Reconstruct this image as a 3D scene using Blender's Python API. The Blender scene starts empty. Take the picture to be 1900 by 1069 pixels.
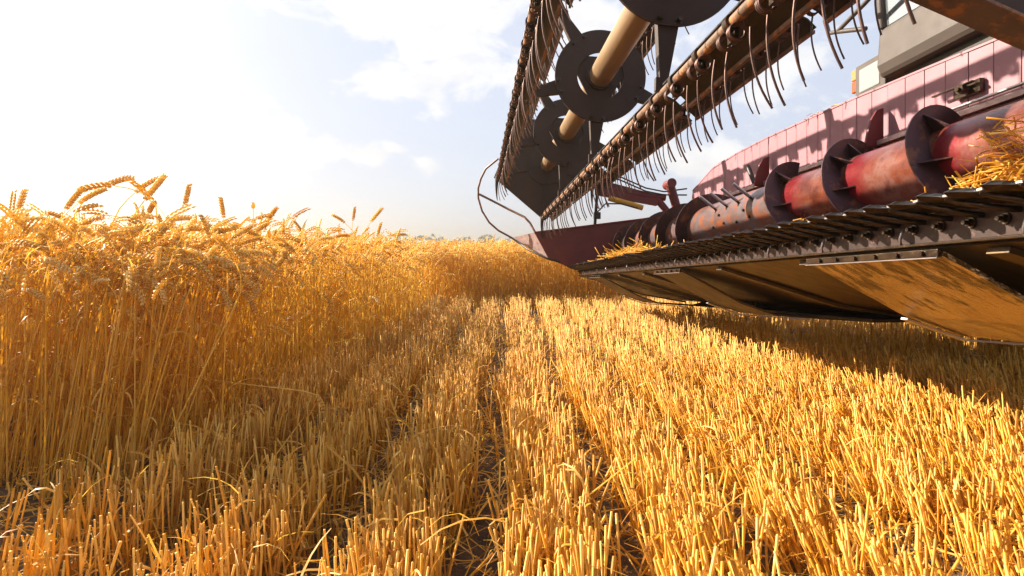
import bpy, math, random
import numpy as np
from mathutils import Vector, Matrix

random.seed(7)
rng = np.random.default_rng(11)
R = math.radians
scene = bpy.context.scene
COL = scene.collection

# ------------------------------------------------------------------ camera
F = 1100.0                    # focal length in pixels of the 1900 px wide photograph
CAM_H = 0.68
PITCH = math.atan(64.5 / F)
cam = bpy.data.cameras.new('camera')
cam.sensor_width = 36.0
cam.lens = 36.0 * F / 1900.0
cam.clip_start = 0.02
cam.clip_end = 3000
cam_o = bpy.data.objects.new('camera', cam)
cam_o.location = (0, 0, CAM_H)
cam_o.rotation_euler = (math.pi / 2 - PITCH, 0, 0)
COL.objects.link(cam_o)
scene.camera = cam_o

C0 = Vector((0, 0, CAM_H))
FWD = Vector((0, math.cos(PITCH), -math.sin(PITCH)))
UPV = Vector((0, math.sin(PITCH), math.cos(PITCH)))
def ray(px, py):
    return Vector((1, 0, 0)) * ((px - 950) / F) + UPV * ((534.5 - py) / F) + FWD
def wp(px, py, z):
    """a place in the world, from where it is seen and how far off it is"""
    return C0 + ray(px, py) * z

# ------------------------------------------------------------------ light
SUN_EL, SUN_AZ = R(28), R(63)        # azimuth measured to the left of straight ahead
sun_dir = Vector((-math.sin(SUN_AZ) * math.cos(SUN_EL), math.cos(SUN_AZ) * math.cos(SUN_EL), math.sin(SUN_EL)))
sl = bpy.data.lights.new('sun', 'SUN')
sl.energy = 5.0
sl.angle = R(0.5)
sl.color = (1.0, 0.89, 0.73)
so = bpy.data.objects.new('sun', sl)
so.rotation_euler = sun_dir.to_track_quat('Z', 'Y').to_euler()
COL.objects.link(so)

scene.view_settings.view_transform = 'Standard'
scene.view_settings.look = 'None'
scene.view_settings.gamma = 1
scene.view_settings.use_curve_mapping = False
scene.view_settings.exposure = 1.62

world = bpy.data.worlds.new('World')
scene.world = world
world.use_nodes = True
nt = world.node_tree
nt.nodes.clear()
def N(nt, t, **kw):
    n = nt.nodes.new(t)
    for k, v in kw.items():
        setattr(n, k, v)
    return n
def math_node(nt, op, a, b=None, c=None, clamp=False):
    n = N(nt, 'ShaderNodeMath', operation=op, use_clamp=clamp)
    for i, v in enumerate((a, b, c)):
        if v is None: continue
        if isinstance(v, (int, float)): n.inputs[i].default_value = v
        else: nt.links.new(v, n.inputs[i])
    return n.outputs[0]
def ramp_node(nt, fac, stops):
    n = N(nt, 'ShaderNodeValToRGB')
    el = n.color_ramp.elements
    while len(el) < len(stops): el.new(0.5)
    for e, (p, c) in zip(el, stops):
        e.position = p
        e.color = (c, c, c, 1) if isinstance(c, (int, float)) else (*c, 1)
    nt.links.new(fac, n.inputs[0])
    return n.outputs[0]
def mix_node(nt, fac, a, b, blend='MIX'):
    n = N(nt, 'ShaderNodeMix', data_type='RGBA', blend_type=blend)
    for s, v in ((0, fac), (6, a), (7, b)):
        if isinstance(v, (int, float)): n.inputs[s].default_value = v
        elif isinstance(v, tuple): n.inputs[s].default_value = (*v, 1)
        else: nt.links.new(v, n.inputs[s])
    return n.outputs[2]

sky = N(nt, 'ShaderNodeTexSky', sky_type='NISHITA')
sky.sun_disc = False
sky.sun_elevation = SUN_EL
sky.sun_rotation = -SUN_AZ
sky.air_density = 1.0
sky.dust_density = 2.2
sky.ozone_density = 1.0
tc = N(nt, 'ShaderNodeTexCoord')
D = tc.outputs['Generated']
def cloud_blob(px, py, rx, ry):
    """soft ellipse of cloud round one direction of the sky"""
    d = ray(px, py).normalized()
    s = N(nt, 'ShaderNodeVectorMath', operation='SUBTRACT')
    nt.links.new(D, s.inputs[0]); s.inputs[1].default_value = d
    m = N(nt, 'ShaderNodeVectorMath', operation='MULTIPLY')
    nt.links.new(s.outputs[0], m.inputs[0]); m.inputs[1].default_value = (F / rx, F / rx, F / ry)
    l = N(nt, 'ShaderNodeVectorMath', operation='LENGTH')
    nt.links.new(m.outputs[0], l.inputs[0])
    return math_node(nt, 'SUBTRACT', 1.0, math_node(nt, 'MULTIPLY', l.outputs[1], 0.62), clamp=True)
mp = N(nt, 'ShaderNodeMapping'); nt.links.new(D, mp.inputs[0]); mp.inputs[3].default_value = (1, 1, 1.7)
n1 = N(nt, 'ShaderNodeTexNoise'); nt.links.new(mp.outputs[0], n1.inputs[0])
n1.inputs['Scale'].default_value = 9.0; n1.inputs['Detail'].default_value = 9; n1.inputs['Roughness'].default_value = 0.58
n1.inputs['Distortion'].default_value = 0.35
n2 = N(nt, 'ShaderNodeTexNoise'); nt.links.new(mp.outputs[0], n2.inputs[0])
n2.inputs['Scale'].default_value = 2.4; n2.inputs['Detail'].default_value = 5
blobs = [(850, 70, 260, 150), (760, 20, 180, 120), (330, 195, 120, 55), (450, 235, 90, 30), (640, 285, 180, 32), (150, 245, 200, 34),
         (1340, 300, 150, 60), (1480, 130, 120, 90), (1180, 250, 150, 60), (1080, 20, 150, 40), (430, 330, 150, 18), (60, 90, 220, 60),
         (-700, 150, 600, 130), (2600, 60, 700, 200), (1900, -500, 500, 200), (400, -500, 500, 200)]
acc = None
for b in blobs:
    o = cloud_blob(*b)
    acc = o if acc is None else math_node(nt, 'MAXIMUM', acc, o)
dens = math_node(nt, 'ADD', math_node(nt, 'MULTIPLY', acc, 0.42), n1.outputs[0])
mask = ramp_node(nt, dens, [(0.70, 0.0), (0.79, 0.7), (0.92, 1.0)])
thin = ramp_node(nt, n2.outputs[0], [(0.30, 0.78), (0.72, 0.92)])
veil = mix_node(nt, thin, sky.outputs[0], (3.2, 3.5, 4.25))
n3 = N(nt, 'ShaderNodeTexNoise'); nt.links.new(mp.outputs[0], n3.inputs[0])
n3.inputs['Scale'].default_value = 16; n3.inputs['Detail'].default_value = 6
cc = ramp_node(nt, n3.outputs[0], [(0.3, (4.1, 4.15, 4.35)), (0.6, (4.7, 4.7, 4.75))])
skyc = mix_node(nt, mask, veil, cc)
bg = N(nt, 'ShaderNodeBackground'); nt.links.new(skyc, bg.inputs[0]); bg.inputs[1].default_value = 0.075
wo = N(nt, 'ShaderNodeOutputWorld'); nt.links.new(bg.outputs[0], wo.inputs[0])

# ------------------------------------------------------------------ materials
def new_mat(name):
    m = bpy.data.materials.new(name); m.use_nodes = True
    t = m.node_tree; b = t.nodes['Principled BSDF']
    return m, t, b
def noise(t, scale, detail=4, rough=0.55, vec=None, coord='Object', stretch=None):
    n = N(t, 'ShaderNodeTexNoise')
    c = N(t, 'ShaderNodeTexCoord').outputs[coord] if vec is None else vec
    if stretch:
        m = N(t, 'ShaderNodeMapping'); t.links.new(c, m.inputs[0]); m.inputs[3].default_value = stretch; c = m.outputs[0]
    t.links.new(c, n.inputs[0])
    n.inputs['Scale'].default_value = scale; n.inputs['Detail'].default_value = detail; n.inputs['Roughness'].default_value = rough
    return n.outputs[0]
def bump(t, b, h, strength=0.3, dist=0.01):
    n = N(t, 'ShaderNodeBump'); n.inputs['Strength'].default_value = strength; n.inputs['Distance'].default_value = dist
    t.links.new(h, n.inputs['Height']); t.links.new(n.outputs[0], b.inputs['Normal'])

def straw_mat(name, c0, c1, c2, tr=0.35, trc=(1.0, 0.70, 0.09), rough=0.5):
    m, t, b = new_mat(name)
    a = N(t, 'ShaderNodeAttribute', attribute_name='tint')
    oi = N(t, 'ShaderNodeObjectInfo')
    f = math_node(t, 'FRACT', math_node(t, 'ADD', a.outputs['Fac'], oi.outputs['Random']))
    nz = noise(t, 60, 3, stretch=(1, 1, 0.15))
    f2 = math_node(t, 'ADD', math_node(t, 'MULTIPLY', f, 0.72), math_node(t, 'MULTIPLY', nz, 0.28))
    col = ramp_node(t, f2, [(0.05, c0), (0.5, c1), (0.95, c2)])
    t.links.new(col, b.inputs['Base Color'])
    b.inputs['Roughness'].default_value = rough
    b.inputs['Specular IOR Level'].default_value = 0.45
    tb = N(t, 'ShaderNodeBsdfTranslucent')
    tcol = mix_node(t, 0.55, col, trc)
    t.links.new(tcol, tb.inputs[0])
    mx = N(t, 'ShaderNodeMixShader'); mx.inputs[0].default_value = tr
    t.links.new(b.outputs[0], mx.inputs[1]); t.links.new(tb.outputs[0], mx.inputs[2])
    t.links.new(mx.outputs[0], t.nodes['Material Output'].inputs[0])
    return m
M_STUB = straw_mat('stubble_straw', (0.32, 0.13, 0.012), (0.80, 0.40, 0.030), (0.92, 0.66, 0.19), 0.32)
M_LEAF = straw_mat('dry_leaf', (0.40, 0.15, 0.012), (0.72, 0.34, 0.03), (0.85, 0.56, 0.16), 0.4)
M_STEM = straw_mat('wheat_stem', (0.70, 0.39, 0.03), (0.93, 0.63, 0.09), (0.96, 0.80, 0.30), 0.55)
M_EAR = straw_mat('wheat_ear', (0.72, 0.42, 0.08), (0.92, 0.66, 0.20), (0.96, 0.80, 0.42), 0.5)

def soil_mat():
    m, t, b = new_mat('soil')
    n = noise(t, 14, 8, 0.65); n2 = noise(t, 90, 5, 0.7)
    c = ramp_node(t, n, [(0.3, (0.07, 0.038, 0.018)), (0.55, (0.15, 0.088, 0.045)), (0.75, (0.26, 0.17, 0.09))])
    t.links.new(c, b.inputs['Base Color']); b.inputs['Roughness'].default_value = 0.95
    bump(t, b, math_node(t, 'ADD', n, math_node(t, 'MULTIPLY', n2, 0.5)), 0.9, 0.03)
    return m
M_SOIL = soil_mat()

def paint(name, c, c2=None, rust=(0.18, 0.06, 0.02), amount=0.0, rough=0.5, metallic=0.0, scale=12, stretch=None, spec=0.4, bmp=0.15, coat=0.0):
    """paint or bare metal with blotchy wear of its own"""
    m, t, b = new_mat(name)
    c2 = c2 or tuple(x * 0.8 for x in c)
    n = noise(t, scale, 6, 0.6, stretch=stretch)
    col = ramp_node(t, n, [(0.3, c), (0.7, c2)])
    n2 = noise(t, scale * 2.3, 8, 0.7, stretch=stretch)
    lo = 0.72 - 0.45 * amount
    f = ramp_node(t, n2, [(lo, 0.0), (min(lo + 0.10, 1), 1.0)])
    if amount > 0: col = mix_node(t, f, col, rust)
    t.links.new(col, b.inputs['Base Color'])
    r = math_node(t, 'ADD', rough - 0.12, math_node(t, 'MULTIPLY', n2, 0.3))
    t.links.new(r, b.inputs['Roughness'])
    if metallic:
        if amount > 0: t.links.new(math_node(t, 'MULTIPLY', math_node(t, 'SUBTRACT', 1.0, f), metallic), b.inputs['Metallic'])
        else: b.inputs['Metallic'].default_value = metallic
    b.inputs['Specular IOR Level'].default_value = spec
    b.inputs['Coat Weight'].default_value = coat
    bump(t, b, n2, bmp, 0.004)
    return m
M_DISC = paint('dark_brown_paint', (0.028, 0.013, 0.009), (0.042, 0.020, 0.013), rust=(0.08, 0.032, 0.015), amount=0.10, rough=0.6, scale=5)
M_TUBE = paint('bronze_paint', (0.34, 0.22, 0.12), (0.27, 0.17, 0.09), rust=(0.2, 0.11, 0.05), amount=0.12, rough=0.38, metallic=0.35, scale=7, stretch=(1, .25, 1))
M_BAT = paint('rusty_bat_tube', (0.12, 0.075, 0.05), (0.20, 0.12, 0.08), rust=(0.36, 0.14, 0.045), amount=0.5, rough=0.5, metallic=0.3, scale=9)
M_BOARD = paint('bat_board', (0.020, 0.015, 0.014), (0.034, 0.022, 0.018), rust=(0.12, 0.042, 0.016), amount=0.3, rough=0.5, metallic=0.2, scale=8)
M_WIRE = paint('spring_wire', (0.07, 0.038, 0.03), (0.13, 0.065, 0.05), rust=(0.15, 0.055, 0.025), amount=0.3, rough=0.42, metallic=0.5, scale=30)
M_BLACK = paint('black_steel', (0.012, 0.010, 0.010), (0.03, 0.02, 0.016), amount=0.1, rough=0.45, metallic=0.2)
M_PINK = paint('sun_bleached_red_paint', (0.34, 0.165, 0.19), (0.27, 0.125, 0.145), rust=(0.20, 0.085, 0.06), amount=0.12, rough=0.5, scale=6)
M_RED = paint('dark_red_paint', (0.17, 0.018, 0.022), (0.11, 0.014, 0.016), rust=(0.12, 0.045, 0.025), amount=0.2, rough=0.42, scale=7)
M_NOSE = paint('bare_nose_metal', (0.55, 0.42, 0.40), (0.40, 0.28, 0.27), rust=(0.22, 0.08, 0.07), amount=0.35, rough=0.42, metallic=0.3)
M_GUARD = paint('oiled_guard_steel', (0.028, 0.018, 0.011), (0.065, 0.04, 0.022), rust=(0.11, 0.055, 0.025), amount=0.3, rough=0.3, metallic=0.7, scale=25, coat=0.3)
M_BARFACE = paint('cutter_bar_steel', (0.030, 0.018, 0.015), (0.06, 0.034, 0.028), rust=(0.15, 0.07, 0.05), amount=0.3, rough=0.45, metallic=0.3, scale=12)
M_FLOOR = paint('worn_floor_steel', (0.12, 0.08, 0.04), (0.07, 0.046, 0.026), rust=(0.02, 0.014, 0.010), amount=0.4, rough=0.42, metallic=0.7, scale=3, stretch=(1.5, 3, 1), bmp=0.1)
M_FLIGHT = paint('worn_flight_steel', (0.075, 0.035, 0.042), (0.05, 0.025, 0.03), rust=(0.16, 0.06, 0.025), amount=0.4, rough=0.42, metallic=0.5, scale=8)
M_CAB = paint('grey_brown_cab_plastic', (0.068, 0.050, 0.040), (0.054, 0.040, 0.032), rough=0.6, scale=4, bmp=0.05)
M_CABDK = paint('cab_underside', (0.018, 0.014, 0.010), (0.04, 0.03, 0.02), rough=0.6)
M_YEL = paint('yellow_paint', (0.65, 0.36, 0.03), (0.5, 0.27, 0.02), amount=0.15, rough=0.45)
M_ARM = paint('rust_edged_arm', (0.035, 0.018, 0.010), (0.06, 0.03, 0.014), rust=(0.26, 0.11, 0.03), amount=0.25, rough=0.55, scale=9)
M_RUBBER = paint('tyre_rubber', (0.02, 0.02, 0.02), (0.035, 0.03, 0.028), rough=0.8)
M_STEEL = paint('polished_steel', (0.52, 0.50, 0.52), (0.4, 0.36, 0.36), rust=(0.3, 0.16, 0.1), amount=0.15, rough=0.3, metallic=0.85, scale=20)

def skid_mat():
    m, t, b = new_mat('scratched_skid_steel')
    n = noise(t, 5, 9, 0.65, stretch=(1, 1.3, 1)); n2 = noise(t, 2.2, 5)
    n3 = noise(t, 45, 4, 0.6, stretch=(0.15, 3, 1))
    c = ramp_node(t, math_node(t, 'ADD', math_node(t, 'MULTIPLY', n, 0.6), math_node(t, 'MULTIPLY', n2, 0.4)), [(0.36, (0.30, 0.22, 0.13)), (0.47, (0.66, 0.54, 0.36)), (0.60, (0.82, 0.72, 0.52))])
    c = mix_node(t, math_node(t, 'MULTIPLY', n3, 0.15), c, (0.12, 0.07, 0.03))
    sx = N(t, 'ShaderNodeSeparateXYZ'); t.links.new(N(t, 'ShaderNodeTexCoord').outputs['Object'], sx.inputs[0])
    near = math_node(t, 'SUBTRACT', 1.0, math_node(t, 'MULTIPLY', math_node(t, 'ADD', sx.outputs[0], 1.62), 3.2), clamp=True)
    n5 = noise(t, 16, 6, 0.65, stretch=(0.35, 1.6, 1))
    st = ramp_node(t, math_node(t, 'ADD', n5, math_node(t, 'MULTIPLY', near, 0.16)), [(0.60, 0.0), (0.68, 0.85)])
    c = mix_node(t, st, c, (0.07, 0.05, 0.03))
    t.links.new(c, b.inputs['Base Color']); b.inputs['Metallic'].default_value = 0.95
    b.inputs['Roughness'].default_value = 0.22
    nb = noise(t, 9, 4, 0.6, stretch=(1, 1.6, 1))
    bump(t, b, math_node(t, 'ADD', math_node(t, 'MULTIPLY', n3, 0.12), nb), 0.7, 0.03)
    return m
M_SKID = skid_mat()

def auger_mat():
    """rusty and polished tube with red paint left beside the flights"""
    m, t, b = new_mat('worn_auger_tube')
    n = noise(t, 7, 8, 0.65); n2 = noise(t, 2.2, 3, stretch=(1, 1, 1)); n4 = noise(t, 60, 4, 0.7)
    base = ramp_node(t, n, [(0.36, (0.10, 0.020, 0.012)), (0.48, (0.19, 0.050, 0.028)), (0.58, (0.22, 0.095, 0.075)), (0.68, (0.12, 0.030, 0.024))])
    red = ramp_node(t, n4, [(0.3, (0.17, 0.004, 0.014)), (0.8, (0.24, 0.014, 0.018))])
    pos = N(t, 'ShaderNodeTexCoord').outputs['Object']
    sx = N(t, 'ShaderNodeSeparateXYZ'); t.links.new(pos, sx.inputs[0])
    # paint survives in the sheltered corner beside each flight (pitch of 0.43 m)
    ph = math_node(t, 'FRACT', math_node(t, 'DIVIDE', math_node(t, 'ADD', sx.outputs[1], 10 * 0.43 + 1.43), 0.43))
    ph = math_node(t, 'ADD', ph, math_node(t, 'MULTIPLY', math_node(t, 'SUBTRACT', n4, 0.5), 0.5))
    f = ramp_node(t, ph, [(0.62, 0.0), (0.86, 0.9)])
    c = mix_node(t, f, base, red)
    t.links.new(c, b.inputs['Base Color'])
    b.inputs['Roughness'].default_value = 0.27
    b.inputs['Metallic'].default_value = 0.4
    bump(t, b, math_node(t, 'ADD', n4, math_node(t, 'MULTIPLY', n, 2)), 0.2, 0.004)
    return m
M_AUGER = auger_mat()
M_AUGSTEEL = paint('polished_auger_steel', (0.20, 0.175, 0.20), (0.14, 0.075, 0.06), rust=(0.20, 0.06, 0.025), amount=0.55, rough=0.3, metallic=0.5, scale=6)

def glass_mat():
    m, t, b = new_mat('cab_glass')
    b.inputs['Base Color'].default_value = (0.5, 0.55, 0.58, 1)
    b.inputs['Roughness'].default_value = 0.06; b.inputs['Specular IOR Level'].default_value = 1.0
    b.inputs['Coat Weight'].default_value = 1.0; b.inputs['Metallic'].default_value = 0.8
    return m
M_GLASS = glass_mat()
def lens_mat(name, c, rough):
    m, t, b = new_mat(name)
    n = N(t, 'ShaderNodeTexWave'); n.inputs['Scale'].default_value = 28
    t.links.new(N(t, 'ShaderNodeTexCoord').outputs['Object'], n.inputs[0])
    b.inputs['Base Color'].default_value = (*c, 1); b.inputs['Roughness'].default_value = rough
    b.inputs['Coat Weight'].default_value = 0.8
    bump(t, b, n.outputs[1], 0.25, 0.004)
    return m
M_LENS = lens_mat('headlight_lens', (0.24, 0.26, 0.26), 0.2)
M_ORANGE = lens_mat('orange_indicator', (0.50, 0.055, 0.002), 0.25)
M_AMBER = lens_mat('pale_amber_lens', (0.42, 0.20, 0.05), 0.25)

def tree_mat():
    m, t, b = new_mat('far_foliage')
    a = N(t, 'ShaderNodeAttribute', attribute_name='tint')
    c = ramp_node(t, a.outputs['Fac'], [(0.0, (0.03, 0.04, 0.012)), (1.0, (0.08, 0.085, 0.03))])
    t.links.new(c, b.inputs['Base Color']); b.inputs['Roughness'].default_value = 0.8
    return m
M_TREE = tree_mat()

# ------------------------------------------------------------------ mesh helpers
def tag(o, label=None, cat=None, group=None, kind=None):
    for k, v in (('label', label), ('category', cat), ('group', group), ('kind', kind)):
        if v: o[k] = v
    return o

def big_mesh(name, V, T, mat, tint=None, smooth=False, Q=None):
    """mesh straight from numpy arrays of triangles and quads"""
    me = bpy.data.meshes.new(name)
    V = np.asarray(V, dtype=np.float32)
    idx = []; starts = []; n = 0
    parts = []
    if T is not None and len(T): parts.append((np.asarray(T, dtype=np.int32), 3))
    if Q is not None and len(Q): parts.append((np.asarray(Q, dtype=np.int32), 4))
    for P, k in parts:
        idx.append(P.ravel()); starts.append(n + np.arange(len(P)) * k); n += len(P) * k
    idx = np.concatenate(idx); starts = np.concatenate(starts).astype(np.int32)
    me.vertices.add(len(V)); me.vertices.foreach_set('co', V.ravel())
    me.loops.add(len(idx)); me.loops.foreach_set('vertex_index', idx)
    me.polygons.add(len(starts)); me.polygons.foreach_set('loop_start', starts)
    if smooth: me.polygons.foreach_set('use_smooth', np.ones(len(starts), dtype=bool))
    me.update(calc_edges=True)
    if tint is not None:
        at = me.attributes.new('tint', 'FLOAT', 'POINT')
        at.data.foreach_set('value', np.asarray(tint, dtype=np.float32))
    me.materials.append(mat)
    return me

class Acc:
    """collects numpy pieces into one mesh"""
    def __init__(s): s.V = []; s.T = []; s.Q = []; s.t = []; s.n = 0
    def add(s, V, T=None, Q=None, tint=None):
        V = V.reshape(-1, 3)
        if T is not None: s.T.append(T.reshape(-1, 3) + s.n)
        if Q is not None: s.Q.append(Q.reshape(-1, 4) + s.n)
        s.V.append(V); s.t.append(tint if tint is not None else np.zeros(len(V))); s.n += len(V)
    def mesh(s, name, mat, smooth=False):
        return big_mesh(name, np.concatenate(s.V), np.concatenate(s.T) if s.T else None, mat, np.concatenate(s.t), smooth,
                        np.concatenate(s.Q) if s.Q else None)

def unit(a): return a / np.maximum(np.linalg.norm(a, axis=-1, keepdims=True), 1e-9)

def np_tubes(acc, P, rad, sides, tint, cap=True):
    """P (n,k,3) polylines, rad (n,k)"""
    n, k, _ = P.shape
    tan = np.empty_like(P)
    tan[:, 1:-1] = P[:, 2:] - P[:, :-2]; tan[:, 0] = P[:, 1] - P[:, 0]; tan[:, -1] = P[:, -1] - P[:, -2]
    tan = unit(tan)
    ref = np.zeros_like(tan); ref[..., 0] = 0.31; ref[..., 1] = 0.95
    m = np.abs((tan * ref).sum(-1)) > 0.93
    ref[m] = (1, 0, 0)
    u = unit(np.cross(tan, ref)); w = np.cross(tan, u)
    ang = np.arange(sides) * 2 * math.pi / sides
    V = P[:, :, None, :] + rad[:, :, None, None] * (np.cos(ang)[None, None, :, None] * u[:, :, None, :] + np.sin(ang)[None, None, :, None] * w[:, :, None, :])
    base = (np.arange(n) * k * sides)[:, None, None]
    i = np.arange(k - 1)[None, :, None] * sides; j = np.arange(sides)[None, None, :]; j2 = (j + 1) % sides
    Q = np.stack([base + i + j, base + i + j2, base + i + sides + j2, base + i + sides + j], -1)
    T = None
    if cap:
        top = base[:, 0, 0] + (k - 1) * sides
        T = np.stack([np.stack([top, top + a, top + a + 1], -1) for a in range(1, sides - 1)], 1)
    acc.add(V, T, Q, np.repeat(tint, k * sides))

def np_ribbons(acc, P, w, side, tint):
    """P (n,k,3), w (n,k) half widths, side (n,k,3) or (n,3)"""
    n, k, _ = P.shape
    if side.ndim == 2: side = np.repeat(side[:, None, :], k, 1)
    V = np.stack([P - side * w[..., None], P + side * w[..., None]], 2)
    base = (np.arange(n) * k * 2)[:, None]; i = np.arange(k - 1)[None, :] * 2
    Q = np.stack([base + i, base + i + 1, base + i + 3, base + i + 2], -1)
    acc.add(V, None, Q, np.repeat(tint, k * 2))

SP_T = np.array([[0, 2, 1], [0, 3, 2], [0, 4, 3], [0, 1, 4], [5, 1, 2], [5, 2, 3], [5, 3, 4], [5, 4, 1]])
def np_spindles(acc, base, d, u, length, wid, tint, thick=None):
    """double pyramids: base (m,3), direction d, side u"""
    v = np.cross(d, u); thick = wid if thick is None else thick
    L = length[:, None]; W = wid[:, None]; K = thick[:, None]
    mid = base + d * L * 0.38
    V = np.stack([base, mid + u * W, mid + v * K, mid - u * W, mid - v * K, base + d * L], 1)
    T = SP_T[None] + (np.arange(len(base)) * 6)[:, None, None]
    acc.add(V, T, None, np.repeat(tint, 6))

def stalk_curve(base, H, lean, laz, bend, baz, K):
    """wheat stem: base (n,3), length H, lean angle/azimuth, droop bend toward azimuth baz. returns points and the end direction"""
    n = len(base)
    ts = np.array([0, .40, .76, .86, .92, .96, 1.0]) if K == 7 else np.linspace(0, 1, K) ** 0.7
    P = np.zeros((n, K, 3)); P[:, 0] = base
    lv = np.stack([np.sin(lean) * np.cos(laz), np.sin(lean) * np.sin(laz), np.cos(lean)], -1)
    hv = np.stack([np.cos(baz), np.sin(baz), np.zeros(n)], -1)
    d = lv
    for i in range(1, K):
        tm = (ts[i] + ts[i - 1]) / 2
        s = np.clip((tm - 0.78) / 0.20, 0, 1); s = s * s * (3 - 2 * s)
        a = bend * s * 0.75
        d = unit(lv * np.cos(a)[:, None] + hv * np.sin(a)[:, None] * 1.0)
        d = np.where((a > math.pi / 2)[:, None], unit(lv * np.cos(a)[:, None] + hv * np.sin(a)[:, None]), d)
        P[:, i] = P[:, i - 1] + d * (H * (ts[i] - ts[i - 1]))[:, None]
    return P, d, lv, hv

def np_ears(acc, start, lv, hv, bend, length, nodes, tint, florets=1, fat=1.0, axis=None):
    """ears carried on from the end of the stem, drooping on"""
    n = len(start)
    pos = start.copy()
    step = length / nodes
    side0 = unit(np.cross(lv, hv) + 1e-6)
    roll = rng.uniform(0, math.pi, n)
    for j in range(nodes):
        a = bend * (0.75 + 0.35 * (j + 1) / nodes)
        d = unit(lv * np.cos(a)[:, None] + hv * np.sin(a)[:, None])
        up = np.cross(side0, d)
        s = side0 * np.cos(roll)[:, None] + up * np.sin(roll)[:, None]
        o = np.cross(d, s)
        sg = 1 if j % 2 else -1
        taper = 1.0 if 1 < j < nodes - 3 else 0.78
        ln = step * (2.9 if nodes > 8 else 2.1) * taper * rng.uniform(.9, 1.1, n)
        wd = np.full(n, 0.0030 * fat * taper)
        for q in range(florets):
            oq = 0 if florets == 1 else (q - (florets - 1) / 2) * 1.15
            dd = unit(d + s * sg * (0.20 if florets == 1 else 0.30) + o * oq * 0.20)
            b = pos + s * sg * 0.0018 * fat + o * oq * 0.0022 * fat
            np_spindles(acc, b, dd, unit(np.cross(dd, o + 1e-6)), ln, wd, tint, wd * (1.5 if florets == 1 else 1.0))
        pos = pos + d * step[:, None]
    return pos

# ================================================================== GROUND
def ground():
    def axis(lo, hi, fine_lo, fine_hi, st):
        mid = np.arange(fine_lo, fine_hi, st)
        g = [hi]; 
        up = fine_hi + np.cumsum(np.geomspace(st, 120, 46)); up = up[up < hi]
        dn = fine_lo - np.cumsum(np.geomspace(st, 120, 46)); dn = dn[dn > lo][::-1]
        return np.concatenate([[lo], dn, mid, up, [hi]])
    xs = axis(-400, 400, -3, 4, 0.035); ys = axis(-150, 600, 0.2, 7, 0.035)
    X, Y = np.meshgrid(xs, ys)
    Z = np.zeros_like(X)
    for k in range(26):
        f = rng.uniform(4, 38); a = rng.uniform(0, 6.28); ph = rng.uniform(0, 6.28)
        Z += np.sin((X * math.cos(a) + Y * math.sin(a)) * f + ph) * 0.04 / f
    Z += -0.012 * np.cos((X + 0.08) / 0.3 * 2 * math.pi)
    fade = np.clip((12 - np.hypot(X, Y)) / 5, 0, 1)
    Z = Z * fade
    ny, nx = X.shape
    i = np.arange(ny - 1)[:, None] * nx + np.arange(nx - 1)[None]
    Q = np.stack([i, i + 1, i + nx + 1, i + nx], -1).reshape(-1, 4)
    me = big_mesh('ground', np.stack([X, Y, Z], -1).reshape(-1, 3), None, M_SOIL, None, True, Q)
    o = bpy.data.objects.new('ground', me); COL.objects.link(o); tag(o, kind='structure')
ground()

# ================================================================== STUBBLE
ROW = 0.30; GAP0 = -0.08
def wheat_edge_x(y):
    """the cut edge of the standing crop on the left"""
    return -0.92 + 0.10 * np.sin(y * 1.7) - 0.22 * np.clip(2.3 - y, 0, 1.5)
FAR_Y = 7.05
def far_edge(x): return FAR_Y + 0.10 * np.sin(x * 2.3) + 0.05 * np.sin(x * 7)

SPREAD = [None]
def tillers(n, x0, x1, y0, y1):
    m = max(1, n // 5)
    cx = rng.uniform(x0, x1, m); cy = rng.uniform(y0, y1, m)
    k = rng.integers(0, m, n)
    ox = rng.normal(0, .017, n); oy = rng.normal(0, .017, n)
    SPREAD[0] = (ox, oy, rng.normal(0, .09, m)[k], rng.normal(0, .09, m)[k])
    return cx[k] + ox, cy[k] + oy

def stubble_points(n, x0, x1, y0, y1):
    x, y = tillers(n, x0, x1, y0, y1)
    ph = ((x - GAP0 + 0.02 * np.sin(y * 3)) / ROW) % 1.0
    d = np.minimum(ph, 1 - ph)                     # 0 in the wheeling between two rows
    keep = (d > 0.19) | (rng.random(n) < 0.05)
    clump = np.sin(y * 23 + x * 9) + np.sin(x * 41 - y * 17)
    keep &= rng.random(n) < (0.72 + 0.2 * clump)
    keep &= (x > wheat_edge_x(y)) & (y < far_edge(x))
    SPREAD[0] = tuple(q[keep] for q in SPREAD[0])
    return x[keep], y[keep]

def stub_params(x, y, sp=None):
    n = len(x)
    h = rng.uniform(0.165, 0.225, n) + 0.012 * np.sin(x * 5) + (rng.random(n) < .06) * rng.uniform(0.02, .07, n)
    lean = np.abs(rng.normal(0, 0.09, n)) + (rng.random(n) < .07) * rng.uniform(0, .7, n)
    az = rng.uniform(0, 2 * math.pi, n)
    lx = lean * np.cos(az); ly = lean * np.sin(az)
    if sp is None: sp = SPREAD[0]
    lx = lx + sp[0] * 3.2 + sp[2] * .6; ly = ly + sp[1] * 3.2 + sp[3] * .6
    lx = lx - 0.42 * np.clip((x - 0.05) / 0.5, 0, 1) * rng.uniform(.1, 1.3, n) * np.clip(2.2 - y / 2.0, 0.15, 1)
    lx = lx + 0.24 * np.clip((-x - 0.45) / 0.4, 0, 1) * rng.uniform(0, 1.2, n) * np.clip(2 - y, 0, 1)
    return h, lx, ly

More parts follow.
